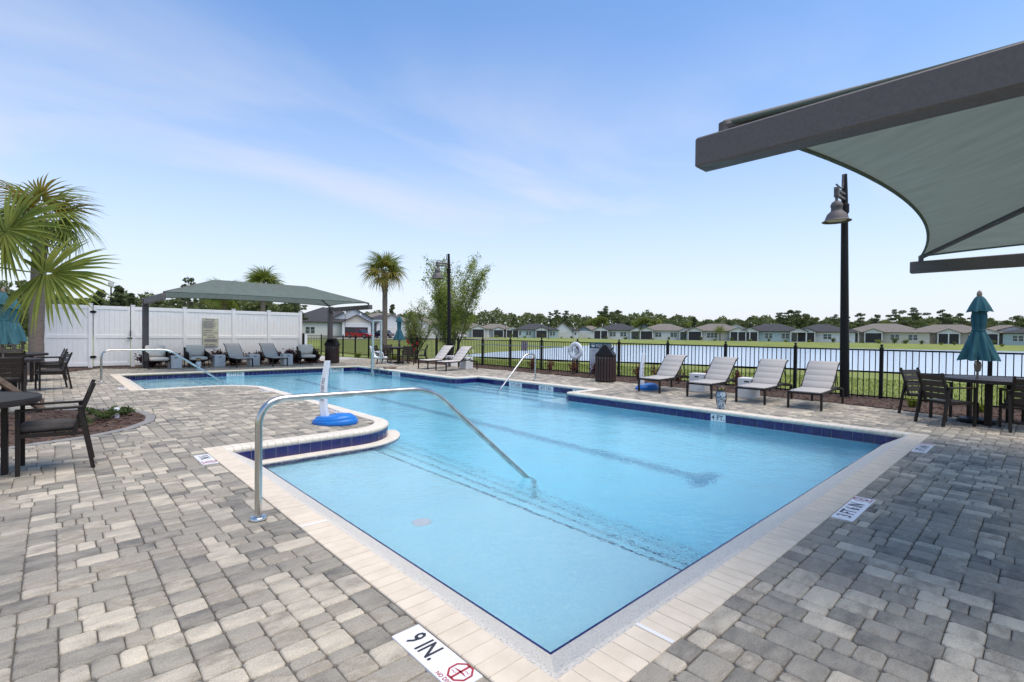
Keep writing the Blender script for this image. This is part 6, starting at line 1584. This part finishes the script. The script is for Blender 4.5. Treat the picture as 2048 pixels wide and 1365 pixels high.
# ------------------------------------------------------------------ street lamps of the estate
def street_lamp(px, D, H, label):
    c = pol(px, D); z = terr(c.x, c.y); r = thing('street_lamp', label, 'street lamp', (c.x, c.y, z), 0, 'small street lamps of the estate')
    MB().lathe([(0.12, 0), (0.09, 0.4), (0.055, 0.6), (0.05, H-0.5)], 8).build('pole', M_BLACK, r)
    MB().lathe([(0.06, H-0.5), (0.16, H-0.42), (0.22, H-0.1), (0.12, H+0.02), (0.02, H+0.15)], 8).build('lantern', M_SIGNW, r)
for px, D, H, lb in ((690, 98, 5.2, 'thin street lamp before the charcoal-roofed house with red truck'), (721, 104, 5.0, 'thin street lamp beside the pool lift mast, before the white garage'), (1011, 150, 4.6, 'thin street lamp before the tan-roofed house at the lake head'), (1036, 140, 5.0, 'thin street lamp between the tan and charcoal roofs'), (1083, 150, 4.6, 'thin street lamp before the pale blue house porch'), (1097, 138, 4.6, 'thin street lamp at the pale blue house corner'), (1146, 152, 4.6, 'thin street lamp before the white gable-ended house'), (222, 42, 5.6, 'street lamp rising behind the white gate')): street_lamp(px, D, H, lb)

# ------------------------------------------------------------------ background trees
M_PINE = leafmat('pine_needles', (0.115, 0.14, 0.062), (0.065, 0.088, 0.038), 0.2, 0.5)
M_OAK = leafmat('oak_leaves', (0.155, 0.18, 0.065), (0.085, 0.112, 0.04), 0.25, 0.5)
M_SPRING = leafmat('spring_leaves', (0.24, 0.27, 0.055), (0.13, 0.17, 0.035), 0.3, 0.5)
def crown(clumps, n_, leaf, rn):
    lf = MB()
    for c, rad in clumps:
        for _ in range(int(n_*rad[0]*rad[1]*rad[2]*8)**1 if 0 else n_):
            d = Vector((rn.gauss(0, 1), rn.gauss(0, 1), rn.gauss(0, 1))).normalized()*rn.uniform(0.35, 1.0)**0.6
            p = Vector(c)+Vector((d.x*rad[0], d.y*rad[1], d.z*rad[2])); quadleaf(lf, p, leaf*rn.uniform(0.6, 1.4), rn)
    return lf
TREES = {}
def make_variant(kind, seed):
    """ten metres tall"""
    rn = random.Random(seed); tk = MB(); cl_ = []
    if kind == 'pine':
        tk.tube([(0, 0, 0), (rn.uniform(-.2, .2), 0, 5), (rn.uniform(-.3, .3), rn.uniform(-.3, .3), 9.6)], [0.2, 0.14, 0.04], 6)
        for k in range(15):
            z = 5.2+4.7*(k/14); a = rn.uniform(0, 6.28); e = rn.uniform(0.4, 1.7)*(1.15-0.75*abs(k/14-0.35)); c = (e*math.cos(a), e*math.sin(a), z+rn.uniform(-.2, .2)); q = rn.uniform(0.45, 0.85); cl_.append((c, (q, q, q*0.5))); tk.tube([(0, 0, z-0.5), c], [0.05, 0.02], 4)
        return tk, crown(cl_, 110, 0.2, rn), M_PINE
    if kind == 'oak':
        tk.tube([(0, 0, 0), (0.1, 0, 2.5), (0, 0.1, 7)], [0.32, 0.25, 0.08], 6)
        for k in range(22):
            a = rn.uniform(0, 6.28); t = rn.random(); z = 2.6+6.6*t; e = rn.uniform(0.3, 3.4)*math.sqrt(max(0.08, 1-((z-5.2)/4.6)**2)); c = (e*math.cos(a), e*math.sin(a), z); q = rn.uniform(0.8, 1.35); cl_.append((c, (q, q, q*0.72))); tk.tube([(0, 0, max(1.5, z-1.8)), c], [0.09, 0.03], 4)
        return tk, crown(cl_, 150, 0.27, rn), (M_OAK, M_SPRING)[seed % 2]
    if kind == 'flat':      # open, layered umbrella crown
        tk.tube([(0, 0, 0), (0.3, 0.1, 4), (0.1, 0, 8.6)], [0.24, 0.18, 0.06], 6)
        for k in range(17):
            a = rn.uniform(0, 6.28); z = rn.choice((5.6, 6.8, 7.8, 8.8, 9.4))+rn.uniform(-.25, .25); e = rn.uniform(0.4, 3.0)*(1.2-abs(z-7.4)/4.2); c = (e*math.cos(a), e*math.sin(a), z); q = rn.uniform(0.8, 1.2); cl_.append((c, (q, q, q*0.36))); tk.tube([(0, 0, z-1.2), c], [0.07, 0.02], 4)
        return tk, crown(cl_, 130, 0.22, rn), M_PINE
    # cedar: dense cone
    tk.tube([(0, 0, 0), (0, 0, 9)], [0.22, 0.05], 6)
    for k in range(26):
        t = k/25; z = 1.2+8.3*t; a = rn.uniform(0, 6.28); e = (2.3*(1-t)+0.2)*rn.uniform(0.3, 1.0); c = (e*math.cos(a), e*math.sin(a), z); q = rn.uniform(0.6, 0.95)*(1.1-0.5*t); cl_.append((c, (q, q, q*0.7)))
    return tk, crown(cl_, 120, 0.24, rn), M_PINE
for kind in ('pine', 'oak', 'flat', 'cedar'):
    for s_ in range(3):
        a, b_, m_ = make_variant(kind, s_+{'pine': 10, 'oak': 20, 'flat': 30, 'cedar': 40}[kind]); TREES[kind, s_] = (a.mesh('trunk', M_BARK), b_.mesh('crown', m_))
NM = {'pine': 'pine_tree', 'oak': 'broadleaf_tree', 'flat': 'pine_tree', 'cedar': 'cedar_tree'}
trn = random.Random(77)
def tree(kind, px, top_y, D, label, wide=1.0, var=None, group='background trees'):
    c = pol(px, D); z = terr(c.x, c.y)-0.1; hor = 656.8+0.01187*px; H = CAMH+(hor-top_y)*D/F_PX-z
    v_ = trn.randrange(3) if var is None else var; k = H/10
    r = thing(NM[kind], label, 'tree', (c.x, c.y, z), trn.uniform(0, 6.28), group); r.scale = (k*wide, k*wide, k)
    for nm, me in zip(('trunk', 'crown'), TREES[kind, v_]):
        o = bpy.data.objects.new(nm, me); COL.objects.link(o); o.parent = r
    return r
FAR = 'tree in the wood behind the lakeside houses'
def fl(kind, px, y, D, w_=1.0, var=None): tree(kind, px, y, D, {'pine': 'slender pine standing in the wood behind the lakeside houses', 'oak': 'rounded broadleaf tree in the wood behind the lakeside houses', 'flat': 'flat-topped open pine above the wood behind the lakeside houses', 'cedar': 'dense dark cedar in the wood behind the lakeside houses'}[kind], w_, var, {'pine': 'slender pines behind the houses', 'oak': 'broadleaf trees behind the houses', 'flat': 'flat-topped pines behind the houses', 'cedar': 'dark cedars behind the houses'}[kind])
for px, y, k in ((968, 640, 'pine'), (985, 634, 'pine'), (1006, 638, 'pine'), (1027, 631, 'pine'), (1046, 640, 'pine'), (1062, 636, 'pine'), (1078, 628, 'pine'), (1100, 626, 'pine'), (1113, 621, 'pine'), (1131, 622, 'pine'), (1157, 630, 'pine'), (1168, 636, 'pine'), (1142, 640, 'oak'), (1090, 643, 'oak'), (1030, 645, 'oak'), (985, 645, 'oak'), (950, 643, 'oak')): fl(k, px, y, trn.uniform(215, 250))
for px, y, k, w_ in ((1185, 634, 'oak', 1.2), (1208, 611, 'flat', 0.75), (1198, 628, 'oak', 1.1), (1234, 620, 'flat', 0.8), (1255, 633, 'oak', 1.3), (1283, 630, 'oak', 1.2), (1310, 634, 'oak', 1.2), (1336, 640, 'oak', 1.1), (1360, 643, 'oak', 1.2), (1388, 633, 'cedar', 1.1), (1375, 640, 'oak', 1.2), (1412, 641, 'flat', 0.9), (1440, 638, 'oak', 1.0), (1458, 644, 'pine', 1.2), (1488, 643, 'oak', 1.1), (1499, 634, 'flat', 0.8), (1515, 645, 'oak', 1.2), (1560, 626, 'pine', 1.3), (1583, 620, 'flat', 0.9), (1600, 619, 'oak', 0.8), (1622, 628, 'oak', 1.0), (1596, 636, 'oak', 1.3), (1640, 642, 'oak', 1.2), (1668, 628, 'flat', 0.8), (1690, 632, 'flat', 0.7), (1720, 626, 'flat', 0.65), (1752, 629, 'flat', 0.65), (1735, 642, 'oak', 1.4), (1700, 643, 'oak', 1.4), (1775, 640, 'oak', 1.4), (1790, 618, 'flat', 0.8), (1826, 614, 'flat', 0.95), (1808, 632, 'oak', 1.3), (1846, 644, 'oak', 1.3), (1884, 622, 'pine', 1.2), (1898, 630, 'pine', 1.2), (1920, 626, 'flat', 0.7), (1868, 644, 'oak', 1.3), (1940, 641, 'oak', 1.3), (1965, 636, 'oak', 1.2), (2000, 640, 'oak', 1.4), (2022, 632, 'oak', 1.2), (2046, 629, 'oak', 1.2), (2080, 632, 'oak', 1.3)): fl(k, px, y, trn.uniform(180, 215), w_)
# left side
for px, y, D, k, w_ in ((-20, 560, 44, 'oak', 1.1), (20, 556, 40, 'oak', 1.0), (48, 568, 46, 'cedar', 1.2), (95, 585, 60, 'oak', 1.2), (140, 588, 62, 'oak', 1.2), (200, 578, 66, 'cedar', 1.2), (238, 570, 66, 'cedar', 1.3), (262, 585, 70, 'cedar', 1.2), (180, 590, 70, 'oak', 1.3), (5, 600, 36, 'oak', 1.0), (45, 612, 36, 'oak', 1.0), (300, 597, 74, 'oak', 1.3), (335, 596, 74, 'oak', 1.2), (368, 593, 80, 'pine', 1.2), (395, 597, 74, 'oak', 1.3), (430, 594, 76, 'oak', 1.2), (462, 597, 76, 'cedar', 1.1), (490, 594, 78, 'oak', 1.3), (520, 598, 78, 'oak', 1.2), (548, 596, 80, 'oak', 1.3), (575, 600, 82, 'pine', 1.4), (598, 604, 84, 'pine', 1.3), (376, 557, 60, 'pine', 0.7)):
    tree(k, px, y, D, {'oak': 'broadleaf tree rising behind the white fence', 'cedar': 'dark conifer rising behind the white fence', 'pine': 'slim pine rising behind the white fence'}[k], w_, None, {'oak': 'broadleaf trees behind the white fence', 'cedar': 'dark conifers behind the white fence', 'pine': 'slim pines behind the white fence'}[k])
for px, y, D, k, w_ in ((640, 622, 165, 'oak', 1.2), (735, 622, 170, 'oak', 1.2), (752, 618, 165, 'oak', 1.1), (784, 608, 165, 'cedar', 1.1), (812, 622, 170, 'oak', 1.2), (835, 624, 170, 'oak', 1.1), (860, 628, 175, 'pine', 1.2), (900, 632, 190, 'oak', 1.2), (925, 636, 200, 'oak', 1.2)):
    tree(k, px, y, D, {'oak': 'broadleaf tree behind the near houses', 'cedar': 'dark round-headed tree behind the near houses', 'pine': 'slim pine behind the near houses'}[k], w_, None, 'trees behind the near houses')
# far wood as one mass
wd = MB(); rn = random.Random(2)
for k in range(36000):
    px = rn.uniform(880, 2250); D = rn.uniform(225, 275); c = pol(px, D); zz = terr(c.x, c.y); h = (8.6+0.9*math.sin(px*0.021)+0.7*math.sin(px*0.083+1)+0.6*math.sin(px*0.21))*(1.2-0.12*sm(1300, 1500, px)); p = Vector((c.x, c.y, zz+h*rn.random()**0.55)); quadleaf(wd, p, rn.uniform(0.5, 1.1), rn)
for k in range(24000):
    px = rn.uniform(-260, 900); D = rn.uniform(88, 105)*(1 if px < 600 else 1.85); c = pol(px, D); zz = terr(c.x, c.y); h = (7.3+0.6*math.sin(px*0.03)+0.5*math.sin(px*0.11))*(1 if px < 600 else 1.15); p = Vector((c.x, c.y, zz+h*rn.random()**0.55)); quadleaf(wd, p, rn.uniform(0.25, 0.55), rn)
o = wd.build('woodland', M_OAK); o['kind'] = 'stuff'; o['label'] = 'dense distant woodland behind the houses'
# a small palm and garden shrubs on the far bank
p_ = pol(1440, 139); palm('small palm on the far lake bank', (p_.x, p_.y, terr(p_.x, p_.y)), 2.6, 0.2, 16, 1.5, 0.8, [M_FROND], (0, 0), (0, 0), 31, elev=(80, -20), droop=0.4, nb=14)
K_F = shrub_kind('garden_shrub', 0.8, 1.4, 260, 0.16, 33, M_OAK); K_F2 = shrub_kind('garden_shrub', 0.9, 1.2, 260, 0.16, 34, M_SPRING)
for k in range(34):
    px = 955+k*32+trn.uniform(-9, 9); D = 168-(px-990)*0.052; D = D-9+trn.uniform(-1, 1); c = pol(px, D)
    shrub((K_F, K_F2)[k % 2], 'small garden shrub planted before the lakeside houses', (c.x, c.y, terr(c.x, c.y)-0.05), k, trn.uniform(0.5, 1.1), 'garden shrubs before the lakeside houses')
